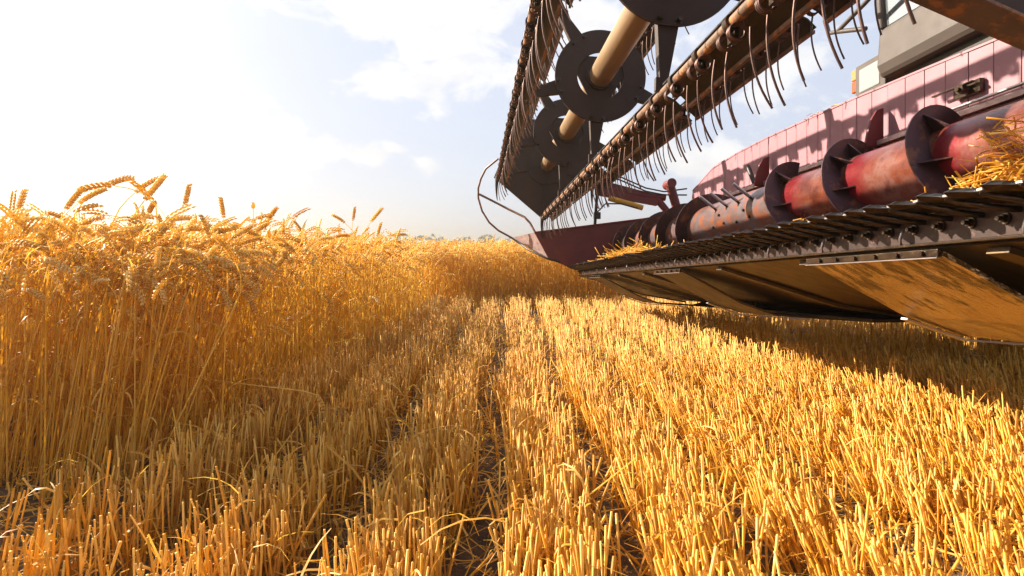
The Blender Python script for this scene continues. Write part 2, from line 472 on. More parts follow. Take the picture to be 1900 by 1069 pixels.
def make_stubble():
    acc = Acc(); lf = Acc()
    regs = [(37000, -2.2, 2.2, 0.42, 3.0, 4, 3, 1.0), (30000, -1.6, 5.2, 3.0, 7.3, 3, 2, 1.15), (6500, 2.2, 4.2, 1.2, 3.0, 3, 2, 1.1), (6000, 5.2, 9, 4.2, 7.3, 3, 2, 1.3)]
    for n, x0, x1, y0, y1, sides, k, fat in regs:
        x, y = stubble_points(n, x0, x1, y0, y1)
        m = len(x); h, lx, ly = stub_params(x, y)
        base = np.stack([x, y, np.zeros(m) - 0.01], -1)
        t = np.linspace(0, 1, k)[None, :, None]
        d = np.stack([lx, ly, np.ones(m)], -1)
        d = unit(d)
        cur = np.stack([rng.normal(0, .006, m), rng.normal(0, .006, m), np.zeros(m)], -1)
        P = base[:, None] + d[:, None] * h[:, None, None] * t + cur[:, None] * (4 * t * (1 - t))
        r = rng.uniform(0.0016, 0.0029, m) * fat
        rad = np.repeat(r[:, None], k, 1); rad[:, -1] *= rng.uniform(.85, 1.25, m)
        np_tubes(acc, P, rad, sides, rng.random(m))
        # torn dry leaf blades hanging on the stubs
        q = rng.random(m) < 0.7
        b = P[q]; mm = len(b)
        tt = rng.uniform(.3, .98, mm)[:, None]
        st = b[:, 0] * (1 - tt) + b[:, -1] * tt
        L = rng.uniform(.03, .15, mm)
        a = rng.uniform(0, 2 * math.pi, mm); o = np.stack([np.cos(a), np.sin(a), np.zeros(mm)], -1)
        kk = 5 if k == 3 else 3
        el = rng.uniform(-.3, 1.3, mm); drop = rng.uniform(.6, 2.6, mm)
        pts = np.zeros((mm, kk, 3)); pts[:, 0] = st
        for i in range(1, kk):
            e = el - drop * (i - .5) / (kk - 1)
            dd = o * np.cos(e)[:, None] + np.array([0, 0, 1.0]) * np.sin(e)[:, None]
            pts[:, i] = pts[:, i - 1] + dd * (L / (kk - 1))[:, None]
        pts[..., 2] = np.maximum(pts[..., 2], 0.004)
        sd = np.cross(o, np.array([0, 0, 1.0])); sd = unit(sd + o * rng.normal(0, .3, mm)[:, None] + np.array([0, 0, 1.0]) * rng.normal(0, .5, mm)[:, None])
        w = rng.uniform(.0012, .0038, mm)[:, None] * np.linspace(1, .25, kk)[None]
        np_ribbons(lf, pts, w * fat, sd, rng.random(mm))
    # litter lying between the rows
    n = 17000
    x = rng.uniform(-1.6, 3.2, n); y = .5 + 5 * rng.random(n) ** 1.5
    L = rng.uniform(.015, .15, n); a = rng.uniform(0, 6.28, n); tilt = rng.normal(0, .28, n)
    z = np.abs(rng.normal(0, .045, n)) + 0.006 + L * np.abs(np.sin(tilt)) / 2
    d = np.stack([np.cos(a) * np.cos(tilt), np.sin(a) * np.cos(tilt), np.sin(tilt)], -1)
    c = np.stack([x, y, z], -1); bow = np.stack([rng.normal(0, .01, n), rng.normal(0, .01, n), rng.normal(0, .012, n)], -1)
    P = np.stack([c - d * L[:, None] / 2, c + bow, c + d * L[:, None] / 2], 1)
    half = n // 2
    np_tubes(acc, P[:half], np.repeat(rng.uniform(.0011, .0021, half)[:, None], 3, 1), 3, rng.random(half))
    sd = unit(np.cross(d[half:], np.array([0, 0, 1.0])) + rng.normal(0, .5, (n - half, 3)))
    np_ribbons(lf, P[half:], np.repeat(rng.uniform(.0012, .003, n - half)[:, None], 3, 1), sd, rng.random(n - half))
    o = bpy.data.objects.new('stubble', acc.mesh('stubble', M_STUB)); COL.objects.link(o)
    tag(o, 'dense golden stubble of cut straw filling the harvested ground', 'stubble', kind='stuff')
    o = bpy.data.objects.new('dry_leaf_litter', lf.mesh('dry_leaf_litter', M_LEAF)); COL.objects.link(o)
    tag(o, 'curled dry leaves and chaff tangled among the stubble', 'litter', kind='stuff')
make_stubble()

# the nearest stubs, each a thing of its own
def stub_variant(i):
    acc = Acc()
    k = 5; t = np.linspace(0, 1, k)
    h = 0.2
    P = np.zeros((1, k, 3)); P[0, :, 2] = t * h - 0.01
    P[0, :, 0] = 0.010 * np.sin(t * 2.2 + i) - 0.010 * math.sin(i); P[0, :, 1] = 0.008 * np.sin(t * 3 + i * 2) - 0.008 * math.sin(i * 2)
    rad = np.full((1, k), 0.0025); rad[0, -1] = 0.0028; rad[0, 2] = 0.0027
    np_tubes(acc, P, rad, 7, np.full(1, (i * 0.37) % 1), cap=False)
    # hollow, ragged mouth of the cut straw
    top = P[0, -1]; ang = np.arange(7) * 2 * math.pi / 7
    rim = top + np.stack([np.cos(ang) * .0028, np.sin(ang) * .0028, rng.uniform(0, .006, 7)], -1)
    low = top + np.stack([np.cos(ang) * .0016, np.sin(ang) * .0016, np.full(7, -.006)], -1)
    V = np.concatenate([rim, low]); j = np.arange(7); Q = np.stack([j, (j + 1) % 7, (j + 1) % 7 + 7, j + 7], -1)
    acc.add(V, np.array([[7, 8 + a, 9 + a] for a in range(5)]), Q, np.full(14, .8))
    if i % 3 != 2:     # sheath leaf curling off
        kk = 6; s = 0.3 + 0.1 * (i % 5); pts = np.zeros((1, kk, 3)); a = i * 1.3
        e0 = 1.2; p = np.array([P[0, 2, 0], P[0, 2, 1], s * h + .03])
        for q in range(kk):
            pts[0, q] = p; e = e0 - 2.6 * q / kk
            p = p + np.array([math.cos(a) * math.cos(e), math.sin(a) * math.cos(e), math.sin(e)]) * (.014 + .004 * (i % 4))
        np_ribbons(acc, pts, np.linspace(.0032, .001, kk)[None], np.array([[-math.sin(a), math.cos(a), .3]]), np.full(1, (i * .21) % 1))
    return acc.mesh('straw_stub', M_STUB, smooth=False)
STUBV = [stub_variant(i) for i in range(14)]
def near_stubs():
    x, y = stubble_points(5200, -1.3, 1.3, 0.50, 1.5)
    vis = (np.abs(x) < y * 0.95 + 0.08)
    x, y = x[vis], y[vis]; sp = tuple(q[vis] for q in SPREAD[0])
    o = np.argsort(np.hypot(x, y))[:300]; x, y = x[o], y[o]
    h, lx, ly = stub_params(x, y, tuple(q[o] for q in sp))
    for i in range(len(x)):
        ob = bpy.data.objects.new('straw_stub', STUBV[i % 14])
        ob.location = (x[i], y[i], 0)
        ob.rotation_euler = (-ly[i], lx[i], 0)
        ob.rotation_euler = (Matrix.Rotation(lx[i], 3, 'Y') @ Matrix.Rotation(-ly[i], 3, 'X') @ Matrix.Rotation(random.uniform(0, 6.28), 3, 'Z')).to_euler()
        s = h[i] / 0.2
        ob.scale = (random.uniform(.85, 1.2), random.uniform(.85, 1.2), s)
        COL.objects.link(ob)
        tag(ob, 'short hollow cut straw in the nearest stubble at the bottom of the view', 'straw stub', 'cut straws standing nearest the camera')
near_stubs()

# ================================================================== WHEAT
def wheat_batch(acc_s, acc_e, acc_l, x, y, K, sides, nodes, florets, leaf, fat=1.0, hb=0.0):
    n = len(x)
    base = np.stack([x, y, np.zeros(n) - .01], -1)
    H = rng.normal(0.755 + hb, 0.05, n) + (rng.random(n) < .05) * rng.uniform(0, .09, n)
    up = rng.random(n) < .20
    H = np.where(rng.random(n) < .10, rng.uniform(.3, .68, n), H)
    H = np.clip(H - up * .065, .3, .86)
    lean = np.abs(rng.normal(0.04, .09, n)) ; laz = rng.uniform(0, 6.28, n)
    lx = lean * np.cos(laz) + 0.16 * np.clip((2.8 - y) / 1.5, 0, 1) * rng.uniform(0.1, 1.3, n); ly = lean * np.sin(laz)
    lx = lx + 0.18 * np.clip((3.4 - y) / 2.0, 0, 1) * np.clip((-x - .9) / .6, 0, 1)
    stray = rng.random(n) < .05
    lx = lx + stray * rng.normal(0, .35, n); ly = ly + stray * rng.normal(0, .25, n)
    lean = np.hypot(lx, ly); laz = np.arctan2(ly, lx)
    bend = np.where(up, rng.uniform(0, .6, n), rng.uniform(.9, 2.5, n))
    baz = rng.normal(0.2, 1.5, n)
    P, d, lv, hv = stalk_curve(base, H, lean, laz, bend, baz, K)
    tint = rng.random(n)
    r0 = rng.uniform(.0014, .0021, n) * fat
    rad = r0[:, None] * np.linspace(1.15, .55, K)[None]
    np_tubes(acc_s, P, rad, sides, tint, cap=False)
    np_ears(acc_e, P[:, -1], lv, hv, bend, rng.uniform(.065, .095, n), nodes, rng.random(n), florets, fat * (1.45 if nodes > 8 else 1.9))
    q = rng.random(n) < leaf
    m = int(q.sum())
    if m:
        tt = rng.uniform(.15, .9, m)
        i0 = np.clip((tt * (K - 1)).astype(int), 0, K - 2); fr = tt * (K - 1) - i0
        Pq = P[q]; st = Pq[np.arange(m), i0] * (1 - fr)[:, None] + Pq[np.arange(m), i0 + 1] * fr[:, None]
        a = rng.uniform(0, 6.28, m); o = np.stack([np.cos(a), np.sin(a), np.zeros(m)], -1)
        L = rng.uniform(.07, .20, m); el = rng.uniform(.0, 1.4, m); dr = rng.uniform(1.0, 3.2, m); kk = 4
        pts = np.zeros((m, kk, 3)); pts[:, 0] = st
        for i in range(1, kk):
            e = el - dr * (i - .5) / (kk - 1)
            pts[:, i] = pts[:, i - 1] + (o * np.cos(e)[:, None] + np.array([0, 0, 1.0]) * np.sin(e)[:, None]) * (L / (kk - 1))[:, None]
        pts[..., 2] = np.maximum(pts[..., 2], .01)
        sd = unit(np.cross(o, np.array([0, 0, 1.0])) + rng.normal(0, .4, (m, 3)))
        np_ribbons(acc_l, pts, rng.uniform(.0012, .0034, m)[:, None] * np.array([1, .95, .7, .15])[None] * fat, sd, rng.random(m))

def area(n, x0, x1, y0, y1):
    x = rng.uniform(x0, x1, n); y = rng.uniform(y0, y1, n)
    return x, y
def standing(x, y): return (x < wheat_edge_x(y) + np.minimum(rng.normal(0, .08, len(x)), .12)) | (y > far_edge(x) + np.maximum(rng.normal(0, .06, len(x)), -.1))
def make_wheat():
    S, E, Lf = Acc(), Acc(), Acc()
    # near edge of the crop on the left
    x, y = area(4700, -3.2, -.7, 1.55, 4.2); k = standing(x, y) & (x > -.86 * y - 1.5); wheat_batch(S, E, Lf, x[k], y[k], 7, 3, 12, 1, .7)
    x, y = area(4200, -3.4, -.7, 4.2, 7.2); k = standing(x, y); wheat_batch(S, E, Lf, x[k], y[k], 6, 3, 7, 1, .5, 1.1)
    x, y = area(4000, -7.5, -3.0, 2.6, 8.5); k = (x > -1.0 * y - 1.2); wheat_batch(S, E, Lf, x[k], y[k], 5, 3, 6, 1, .3, 1.2)
    # far face
    x, y = area(11500, -1.2, 7.5, 6.9, 8.2); k = standing(x, y); wheat_batch(S, E, Lf, x[k], y[k], 6, 3, 4, 1, .8, 1.25, .02)
    # on to the back of the field
    x, y = area(7000, -12, 10, 8.2, 16); wheat_batch(S, E, Lf, x, y, 4, 3, 3, 1, .15, 2.0, .0)
    x, y = area(6000, -30, 22, 16, 42); wheat_batch(S, E, Lf, x, y, 3, 3, 2, 1, 0, 3.2, -.02)
    for nm, a, m, lb in (('wheat_stems', S, M_STEM, 'dense standing stems of ripe golden wheat, left and far side of the field'),
                         ('wheat_ears', E, M_EAR, 'mass of drooping ripe wheat ears topping the standing crop'),
                         ('wheat_leaves', Lf, M_LEAF, 'dry curling blades hanging among the standing wheat stems')):
        o = bpy.data.objects.new(nm, a.mesh(nm, m)); COL.objects.link(o); tag(o, lb, 'wheat', kind='stuff')
make_wheat()

# 300 nearest stalks as things of their own
def stalk_variant(i, droop=None):
    r2 = np.random.default_rng(100 + i)
    b = np.zeros((1, 3)); bend = np.array([droop if droop is not None else [0.1, .35, 1.1, 1.5, 1.9, 2.3, .2, 1.3, 2.1, 1.7, .8, 2.5][i % 12]])
    P, d, lv, hv = stalk_curve(b, np.array([.76]), np.array([.03]), np.array([i * 1.0]), bend, np.array([0.0]), 7)
    s = Acc(); np_tubes(s, P, (np.array([.0021]))[:, None] * np.linspace(1.15, .5, 7)[None], 6, np.array([(i * .31) % 1]), cap=False)
    e = Acc(); np_ears(e, P[:, -1], lv, hv, bend, np.array([.070 + .014 * ((i * 5) % 7) / 6]), 16, np.array([(i * .17) % 1]), 3, 1.05 + .2 * ((i * 3) % 5) / 4)
    kk = 7; lm = []
    for q in range(2):
        l = Acc()
        a = i * 2.1 + q * 2.6; z = .25 + .2 * q + .03 * (i % 5); p = np.array([P[0, 1, 0] * z / .3, P[0, 1, 1] * z / .3, z]); pts = np.zeros((1, kk, 3)); el = 1.1
        for j in range(kk):
            pts[0, j] = p; ee = el - (1.8 + .3 * (i % 4)) * j / kk
            p = p + np.array([math.cos(a) * math.cos(ee), math.sin(a) * math.cos(ee), math.sin(ee)]) * .024
        np_ribbons(l, pts, np.array([[.0035, .004, .0038, .003, .0025, .0018, .0006]]), unit(np.array([[-math.sin(a), math.cos(a), .25]])), np.array([(i * .7 + q * .3) % 1])); lm.append(l.mesh('leaf', M_LEAF))
    return s.mesh('stem', M_STEM, True), e.mesh('ear', M_EAR), lm[0], lm[1]
STALKV = [stalk_variant(i) for i in range(12)]
def stalk_proto(v):
    root = bpy.data.objects.new('wheat_stalk', None); root.empty_display_size = .05; COL.objects.link(root)
    for nm, me in zip(('stem', 'ear', 'leaf', 'leaf'), STALKV[v]):
        c = bpy.data.objects.new(nm, me); COL.objects.link(c); c.parent = root
    return root
def copy_tree(o, parent=None):
    c = o.copy(); COL.objects.link(c); c.parent = parent
    for ch in o.children: copy_tree(ch, c)
    return c
PROTO = {}
def place_stalk(v, loc, rot, sc, label, group=None):
    if v not in PROTO: r = PROTO[v] = stalk_proto(v)
    else: r = copy_tree(PROTO[v])
    r.location = loc; r.rotation_euler = rot; r.scale = sc
    tag(r, label, 'wheat stalk', group)
    return r
NEARLAB = [{0: 'stiff upright ripe ear', 1: 'gently tilted ripe ear', 6: 'nearly upright slim ripe ear', 10: 'half bowed ripe ear', 2: 'ripe ear arching sideways', 7: 'ripe ear bent over to level', 3: 'ripe ear hooked outward',
            9: 'ripe ear hooked downward', 4: 'ripe ear hanging down', 5: 'ripe ear folded right over', 8: 'ripe ear drooping beside its stem', 11: 'ripe ear curled back under'}[k] + ' on a stalk in the near left crop edge' for k in range(12)]
def near_stalks():
    x, y = area(2600, -2.6, -.7, 1.6, 3.2)
    k = (x < wheat_edge_x(y)) & (x > -.93 * y - .15)
    x, y = x[k], y[k]
    o = np.argsort(np.hypot(x, y))[:262]; x, y = x[o], y[o]
    for i in range(len(x)):
        M = Matrix.Rotation(max(0, random.gauss(.20, .12)), 3, 'Y') @ Matrix.Rotation(random.gauss(0, .06), 3, 'X') @ Matrix.Rotation(random.gauss(0.2, 1.5), 3, 'Z')
        s = random.gauss(.97, .05); w = random.uniform(.9, 1.1)
        if i % 12 in (0, 1, 6): s *= .86
        place_stalk(i % 12, (x[i], y[i], -.01), M.to_euler(), (s * w, s * w, s), NEARLAB[i % 12], 'wheat stalks at the near edge of the crop')
near_stalks()

# stalks that stand out against the sky: head seen at (px, py), metres off, variant, heading
def hero(px, py, z, v, head, label, lean=0.05, group=None):
    """stand a stalk so that its neck comes to the given place"""
    top = wp(px, py, z)
    P, d, lv, hv = stalk_curve(np.zeros((1, 3)), np.array([.76]), np.array([.03]), np.array([v * 1.0]),
                               np.array([[0.1, .35, 1.1, 1.5, 1.9, 2.3, .2, 1.3, 2.1, 1.7, .8, 2.5][v]]), np.array([0.0]), 7)
    tip = Vector(P[0, -1])
    M = Matrix.Rotation(lean, 3, 'Y') @ Matrix.Rotation(head, 3, 'Z')
    s = top.z / (M @ tip).z
    o = M @ tip * s
    place_stalk(v, (top.x - o.x, top.y - o.y, 0), M.to_euler(), (s, s, s), label, group)
hero(20, 400, 1.75, 0, 0.3, 'upright wheat ear standing clear at the far left edge', .04)
hero(32, 398, 1.80, 6, 0.1, 'second upright ear leaning right at the far left edge', .14)
hero(145, 378, 1.75, 2, 0.3, 'wheat stalk with thick ear arching right above the crop', -.02)
hero(212, 345, 1.8, 4, 3.3, 'tallest drooping ear, curving down to the left above the crop', .02)
hero(196, 345, 1.85, 7, 0.1, 'arching ear bending right beside the tallest drooping one', .03)
hero(250, 358, 1.9, 2, 0.0, 'ear bent sideways just left of the slanting upright ear', .0)
hero(268, 372, 1.8, 1, 0.05, 'slanting upright ear pointing up right against the sky', .35)
hero(342, 385, 1.95, 0, 0.5, 'slim upright ear standing alone against the sky', .12)
hero(310, 410, 1.9, 3, 0.2, 'curved ear arching right below the slim upright one', .05)
hero(488, 420, 2.3, 1, 0.1, 'slanting ear right of the dried seed head', .30)
hero(415, 405, 2.2, 6, 2.8, 'short upright ear left of the dried seed head', .02)
hero(655, 410, 3.4, 0, 0.3, 'small distant ear standing straight against the sky', .03)
hero(688, 412, 3.3, 1, 0.1, 'small distant ear slanting right against the sky', .35)
hero(700, 438, 3.3, 6, 0.1, 'small distant upright ear low against the sky', .08)
hero(640, 414, 3.2, 2, 3.0, 'small distant ear bent to the left against the sky', .0)
hero(560, 430, 2.8, 10, 2.9, 'half bowed ear leaning left above the middle of the crop', .0)
for i, (px, py, z, v, hd) in enumerate([(60, 430, 1.7, 3, .2), (95, 420, 1.8, 4, 2.9), (125, 410, 1.9, 7, 3.1), (170, 420, 1.7, 8, .3), (232, 405, 1.7, 5, .4), (290, 405, 1.8, 9, 3.0),
                                        (330, 430, 1.8, 3, .1), (365, 420, 2.0, 4, .2), (395, 425, 2.0, 7, 2.7), (440, 425, 2.1, 8, .2), (520, 440, 2.4, 4, .1), (590, 445, 2.8, 3, .3),
                                        (180, 470, 1.6, 5, .5), (260, 480, 1.6, 9, .1), (70, 480, 1.5, 8, .2), (445, 460, 2.0, 5, .3), (620, 440, 3.1, 3, .2), (730, 438, 3.8, 3, .1),
                                        (20, 450, 1.55, 4, .2), (385, 470, 1.8, 5, 2.6)]):
    hero(px, py, z, v, hd, 'bowed ripe ear in the fringe along the top of the near crop', group='bowed ears along the top of the near crop')

# stray stalks leaning out of the crop over the stubble
def stray(pts, label, ear=True, r=.0019, z0=0):
    P = np.array([[tuple(p) for p in pts]])
    root = bpy.data.objects.new('leaning_straw', None); root.location = P[0, 0]; COL.objects.link(root); root.empty_display_size = .05
    P = P - P[:, :1]
    k = P.shape[1]
    a = Acc(); np_tubes(a, P, np.full((1, k), r), 6, np.array([.85])); o = bpy.data.objects.new('stem', a.mesh('stem', M_STEM, True)); o.parent = root; COL.objects.link(o)
    if ear:
        e = Acc(); d = unit(P[:, -1] - P[:, -2]); h = np.array([[0.2, 0, -1.0]])
        hv = unit(h - d * (h * d).sum()); np_ears(e, P[:, -1], d, hv, np.array([1.1]), np.array([.085]), 16, np.array([.6]), 3, 1.3)
        o = bpy.data.objects.new('ear', e.mesh('ear', M_EAR)); o.parent = root; COL.objects.link(o)
    tag(root, label, 'wheat stalk')
stray([wp(350, 860, 1.9), wp(392, 705, 1.95), wp(480, 716, 1.93), wp(560, 725, 1.92), wp(588, 733, 1.9)], 'long snapped wheat stalk lying level with its ear hanging over the stubble')
stray([wp(470, 590, 2.6), wp(540, 610, 2.6), wp(590, 655, 2.55), wp(645, 705, 2.5)], 'straight thin straw sloping down right out of the shaded crop', False)
stray([wp(455, 520, 2.5), wp(600, 640, 2.5), wp(675, 625, 2.45)], 'bent straw poking from the shaded crop edge', False)
stray([wp(560, 780, 2.0), wp(470, 900, 1.5), wp(420, 960, 1.3)], 'loose straw lying slantwise over the near left stubble', False, .0022)
stray([wp(690, 820, 1.9), wp(600, 900, 1.5), wp(560, 1010, 1.25)], 'thin straw slanting through the stubble gap', False, .0014)
stray([wp(1180, 850, 1.35), wp(1040, 960, 1.15)], 'dark slim straw crossing the leaning stubble right of the gap', False, .0015)
stray([wp(940, 578, 4.6), wp(975, 585, 4.3)], 'pale straw lying on the sunlit stubble tops below the crop wall', False, .004)

def seed_head():
    root = bpy.data.objects.new('dried_poppy', None); top = wp(469, 384, 2.3); root.location = (top.x - .03, top.y, 0); COL.objects.link(root); root.empty_display_size = .05
    t = np.linspace(0, 1, 6)[None, :, None]
    P = (1 - t) * np.zeros((1, 1, 3)) + t * np.array([[[.03, 0, top.z]]]); P = P + np.array([0.01, 0, 0]) * np.sin(t * 3)
    a = Acc(); np_tubes(a, P, np.full((1, 6), .0014), 5, np.array([.3])); o = bpy.data.objects.new('stem', a.mesh('stem', M_STEM, True)); o.parent = root; COL.objects.link(o)
    e = Acc(); c = P[0, -1]
    m = MB(); m.lathe([(0, -.008), (.006, -.004), (.0085, .004), (.0075, .011), (.004, .014), (.008, .016), (0, .017)], 10, Matrix.Translation(c))
    m.child('seed_pod', M_EAR, root)
    tag(root, 'dried round seed pod on a thin stem above the wheat', 'seed head')

# ------------------------------------------------------------------ MB: small mesh builder for the machine
class MB:
    def __init__(s): s.v = []; s.f = []; s.sm = []
    def _a(s, vs, fs, smooth=False, M=None):
        n = len(s.v)
        s.v += [tuple(M @ Vector(p)) if M is not None else tuple(p) for p in vs]
        s.f += [tuple(i + n for i in f) for f in fs]; s.sm += [smooth] * len(fs)
        return s
    def box(s, x0, x1, y0, y1, z0, z1, M=None):
        vs = [(x, y, z) for x in (x0, x1) for y in (y0, y1) for z in (z0, z1)]
        return s._a(vs, [(0, 1, 3, 2), (4, 6, 7, 5), (0, 4, 5, 1), (2, 3, 7, 6), (0, 2, 6, 4), (1, 5, 7, 3)], M=M)
    def prism(s, poly, y0, y1, M=None, taper=None):
        """poly of (a, b) extruded along the header from y0 to y1"""
        n = len(poly)
        vs = [(a, y0, b) for a, b in poly] + [(a, y1, b) for a, b in (taper or poly)]
        fs = [tuple(range(n)), tuple(range(2 * n - 1, n - 1, -1))] + [(i, n + i, n + (i + 1) % n, (i + 1) % n) for i in range(n)]
        return s._a(vs, fs, M=M)
    def sheet(s, prof, y0, y1, th=.008, M=None):
        """bent sheet: profile of (a, b) points with a thickness, extruded along the header"""
        up = []
        for i, (a, b) in enumerate(prof):
            j0, j1 = max(i - 1, 0), min(i + 1, len(prof) - 1)
            t = Vector((prof[j1][0] - prof[j0][0], prof[j1][1] - prof[j0][1])).normalized()
            up.append((a - t.y * th, b + t.x * th))
        n = len(prof)
        vs = [(a, y, b) for y in (y0, y1) for a, b in prof] + [(a, y, b) for y in (y0, y1) for a, b in up]
        fs = []
        for i in range(n - 1):
            fs += [(i, i + 1, n + i + 1, n + i), (2 * n + i, 3 * n + i, 3 * n + i + 1, 2 * n + i + 1), (i, 2 * n + i, 2 * n + i + 1, i + 1), (n + i, n + i + 1, 3 * n + i + 1, 3 * n + i)]
        fs += [(0, n, 3 * n, 2 * n), (n - 1, 3 * n - 1, 4 * n - 1, 2 * n - 1)]
        return s._a(vs, fs, M=M)
    def cyl(s, p0, p1, r, n=16, r1=None, cap=True, M=None):
        p0, p1 = Vector(p0), Vector(p1); d = (p1 - p0).normalized()
        u = d.orthogonal().normalized(); w = d.cross(u); r1 = r if r1 is None else r1
        ring = lambda p, rr: [p + (u * math.cos(k * 2 * math.pi / n) + w * math.sin(k * 2 * math.pi / n)) * rr for k in range(n)]
        a, b = ring(p0, r), ring(p1, r1)
        s._a(a + b, [(k, (k + 1) % n, n + (k + 1) % n, n + k) for k in range(n)], True, M)
        if cap: s._a(a, [tuple(range(n - 1, -1, -1))], False, M)._a(b, [tuple(range(n))], False, M)
        return s
    def tube(s, pts, r, n=8, M=None, cap=True):
        pts = [Vector(p) for p in pts]; rings = []; u = None
        for i, p in enumerate(pts):
            d = (pts[min(i + 1, len(pts) - 1)] - pts[max(i - 1, 0)]).normalized()
            u = d.orthogonal().normalized() if u is None else (u - d * u.dot(d)).normalized()
            w = d.cross(u); rr = r[i] if isinstance(r, (list, tuple)) else r
            rings += [p + (u * math.cos(k * 2 * math.pi / n) + w * math.sin(k * 2 * math.pi / n)) * rr for k in range(n)]
        fs = [(i * n + k, i * n + (k + 1) % n, (i + 1) * n + (k + 1) % n, (i + 1) * n + k) for i in range(len(pts) - 1) for k in range(n)]
        s._a(rings, fs, True, M)
        if cap: s._a(rings[:n], [tuple(range(n - 1, -1, -1))], False, M)._a(rings[-n:], [tuple(range(n))], False, M)
        return s
    def lathe(s, prof, n=16, M=None):
        vs = [(r * math.cos(k * 2 * math.pi / n), r * math.sin(k * 2 * math.pi / n), z) for r, z in prof for k in range(n)]
        fs = [(i * n + k, i * n + (k + 1) % n, (i + 1) * n + (k + 1) % n, (i + 1) * n + k) for i in range(len(prof) - 1) for k in range(n)]
        return s._a(vs, fs, True, M)
    def mesh(s, name, mat):
        me = bpy.data.meshes.new(name); me.from_pydata(s.v, [], s.f)
        me.polygons.foreach_set('use_smooth', s.sm); me.materials.append(mat); me.update()
        return me
    def child(s, name, mat, parent, loc=None, bevel=0, label=None):
        o = bpy.data.objects.new(name, s.mesh(name, mat)); COL.objects.link(o); o.parent = parent
        if loc is not None: o.location = loc
        if bevel:
            b = o.modifiers.new('bevel', 'BEVEL'); b.width = bevel; b.segments = 2; b.limit_method = 'ANGLE'
        if label: o['label'] = label
        return o
def inst(name, me, parent, loc, rot=None, scale=None):
    o = bpy.data.objects.new(name, me); COL.objects.link(o); o.parent = parent; o.location = loc
    if rot: o.rotation_euler = rot
    if scale: o.scale = scale
    return o
seed_head()

# ================================================================== COMBINE HARVESTER
# local frame: x across (to the right), y along the header (away), z up; it dips and swings slightly against the ground
VPX, VPY = 882, 528
S = ray(VPX, VPY).normalized()
A = S.cross(Vector((0, 0, 1))).normalized()
B = A.cross(S).normalized()
FR = Matrix(((A.x, S.x, B.x), (A.y, S.y, B.y), (A.z, S.z, B.z)))
ORG = Vector((2.6, 3.1, -0.52))             # middle of the machine near the ground
harv = bpy.data.objects.new('combine_harvester', None); COL.objects.link(harv)
harv.matrix_world = Matrix.Translation(C0 + FR @ ORG) @ FR.to_4x4()
tag(harv, 'old red combine harvester with raised header, reel and auger over the stubble', 'combine harvester')
HOLD = Matrix.Translation(-ORG)
class HB(MB):
    """builder whose coordinates are given from the eye point along the header frame"""
    def _a(s, vs, fs, smooth=False, M=None):
        MM = HOLD @ M if M is not None else HOLD
        return MB._a(s, vs, fs, smooth, MM)
def L(a, s_, b): return Vector((a, s_, b)) - ORG
def lw(a, s_, b): return C0 + FR @ Vector((a, s_, b))

END = 5.6; NEAR = 0.55
RA, RB, RR = 0.684, 1.132, 0.478
ANG = [265.6, 193.6, 121.6, 49.6, 337.6]

# ---- reel
HB().cyl((RA, NEAR, RB), (RA, END - .01, RB), .064, 32).child('reel_tube', M_TUBE, harv)
def reel_disc(s0):
    m = HB(); n = 64; ro, ri, th = .25, .128, .006
    vs = []; fs = []
    for k in range(n):
        c, q = math.cos(k * 2 * math.pi / n), math.sin(k * 2 * math.pi / n)
        for r in (ro, ri):
            for y in (s0 - th, s0 + th): vs.append((RA + r * c, y, RB + r * q))
    for k in range(n):
        i = 4 * k; j = 4 * ((k + 1) % n)
        fs += [(i, i + 1, j + 1, j), (i + 2, j + 2, j + 3, i + 3), (i, j, j + 2, i + 2), (i + 1, i + 3, j + 3, j + 1)]
    m._a(vs, fs)
    d = m.child('reel_disc', M_DISC, harv)
    hp = HB()
    pol = []
    for a0 in (27, 147, 267):
        for da in (-16, 16):
            a = R(a0 + da); pol.append((RA + .15 * math.cos(a), RB + .15 * math.sin(a)))
    hp.prism(pol, s0 + th + .001, s0 + th + .011).child('hub_plate', M_DISC, d)
    HB().cyl((RA, s0 - .02, RB), (RA, s0 + .05, RB), .075, 28).child('hub_ring', M_DISC, d)
    for a0 in ANG:
        a = R(a0); M = Matrix.Translation((RA, 0, RB)) @ Matrix.Rotation(-a, 4, 'Y')
        sp = HB()
        y = s0 + .012 if True else 0
        lo = [(.20, -.042), (.20, .042), (.43, .015), (.43, -.015)]
        sp.prism(lo, y - .004, y + .004, M)
        for sg in (-1, 1):      # folded flanges
            sp.prism([(.20, sg * .042), (.20, sg * .038), (.43, sg * .012), (.43, sg * .015)], y + .004, y + .032, M)
        sp.prism([(.425, -.03), (.425, .03), (.47, .028), (.47, -.028)], y - .008, y + .012, M)
        sp.child('spoke', M_DISC, d)
        for da in (-.033, .033):
            bt = HB().cyl((.228, s0 - .022, da), (.228, s0 - .006, da), .0085, 6, M=M).cyl((.228, s0 - .009, da), (.228, s0 - .0055, da), .013, 12, M=M)
            bt.child('bolt', M_GUARD, d)
    return d
for s0 in (.8, 2.0, 3.2, 4.4): reel_disc(s0)

# end plate of the reel: a five-sided shield reaching to the bats
pent = [(RA + .52 * math.cos(R(a)), RB + .52 * math.sin(R(a))) for a in ANG]
pent = [pent[0], pent[1], pent[2], pent[3], pent[4]]
ep = HB().prism(pent, END, END + .012).child('reel_end_plate', M_DISC, harv)
for a in ANG:
    M = Matrix.Translation((RA, 0, RB)) @ Matrix.Rotation(-R(a), 4, 'Y')
    HB().prism([(.08, -.012), (.08, .012), (.48, .008), (.48, -.008)], END - .012, END - .001, M).child('rib', M_DISC, ep)
HB().cyl((RA, END - .012, RB), (RA, END - .001, RB), .19, 40).child('ring_plate', M_DISC, ep)

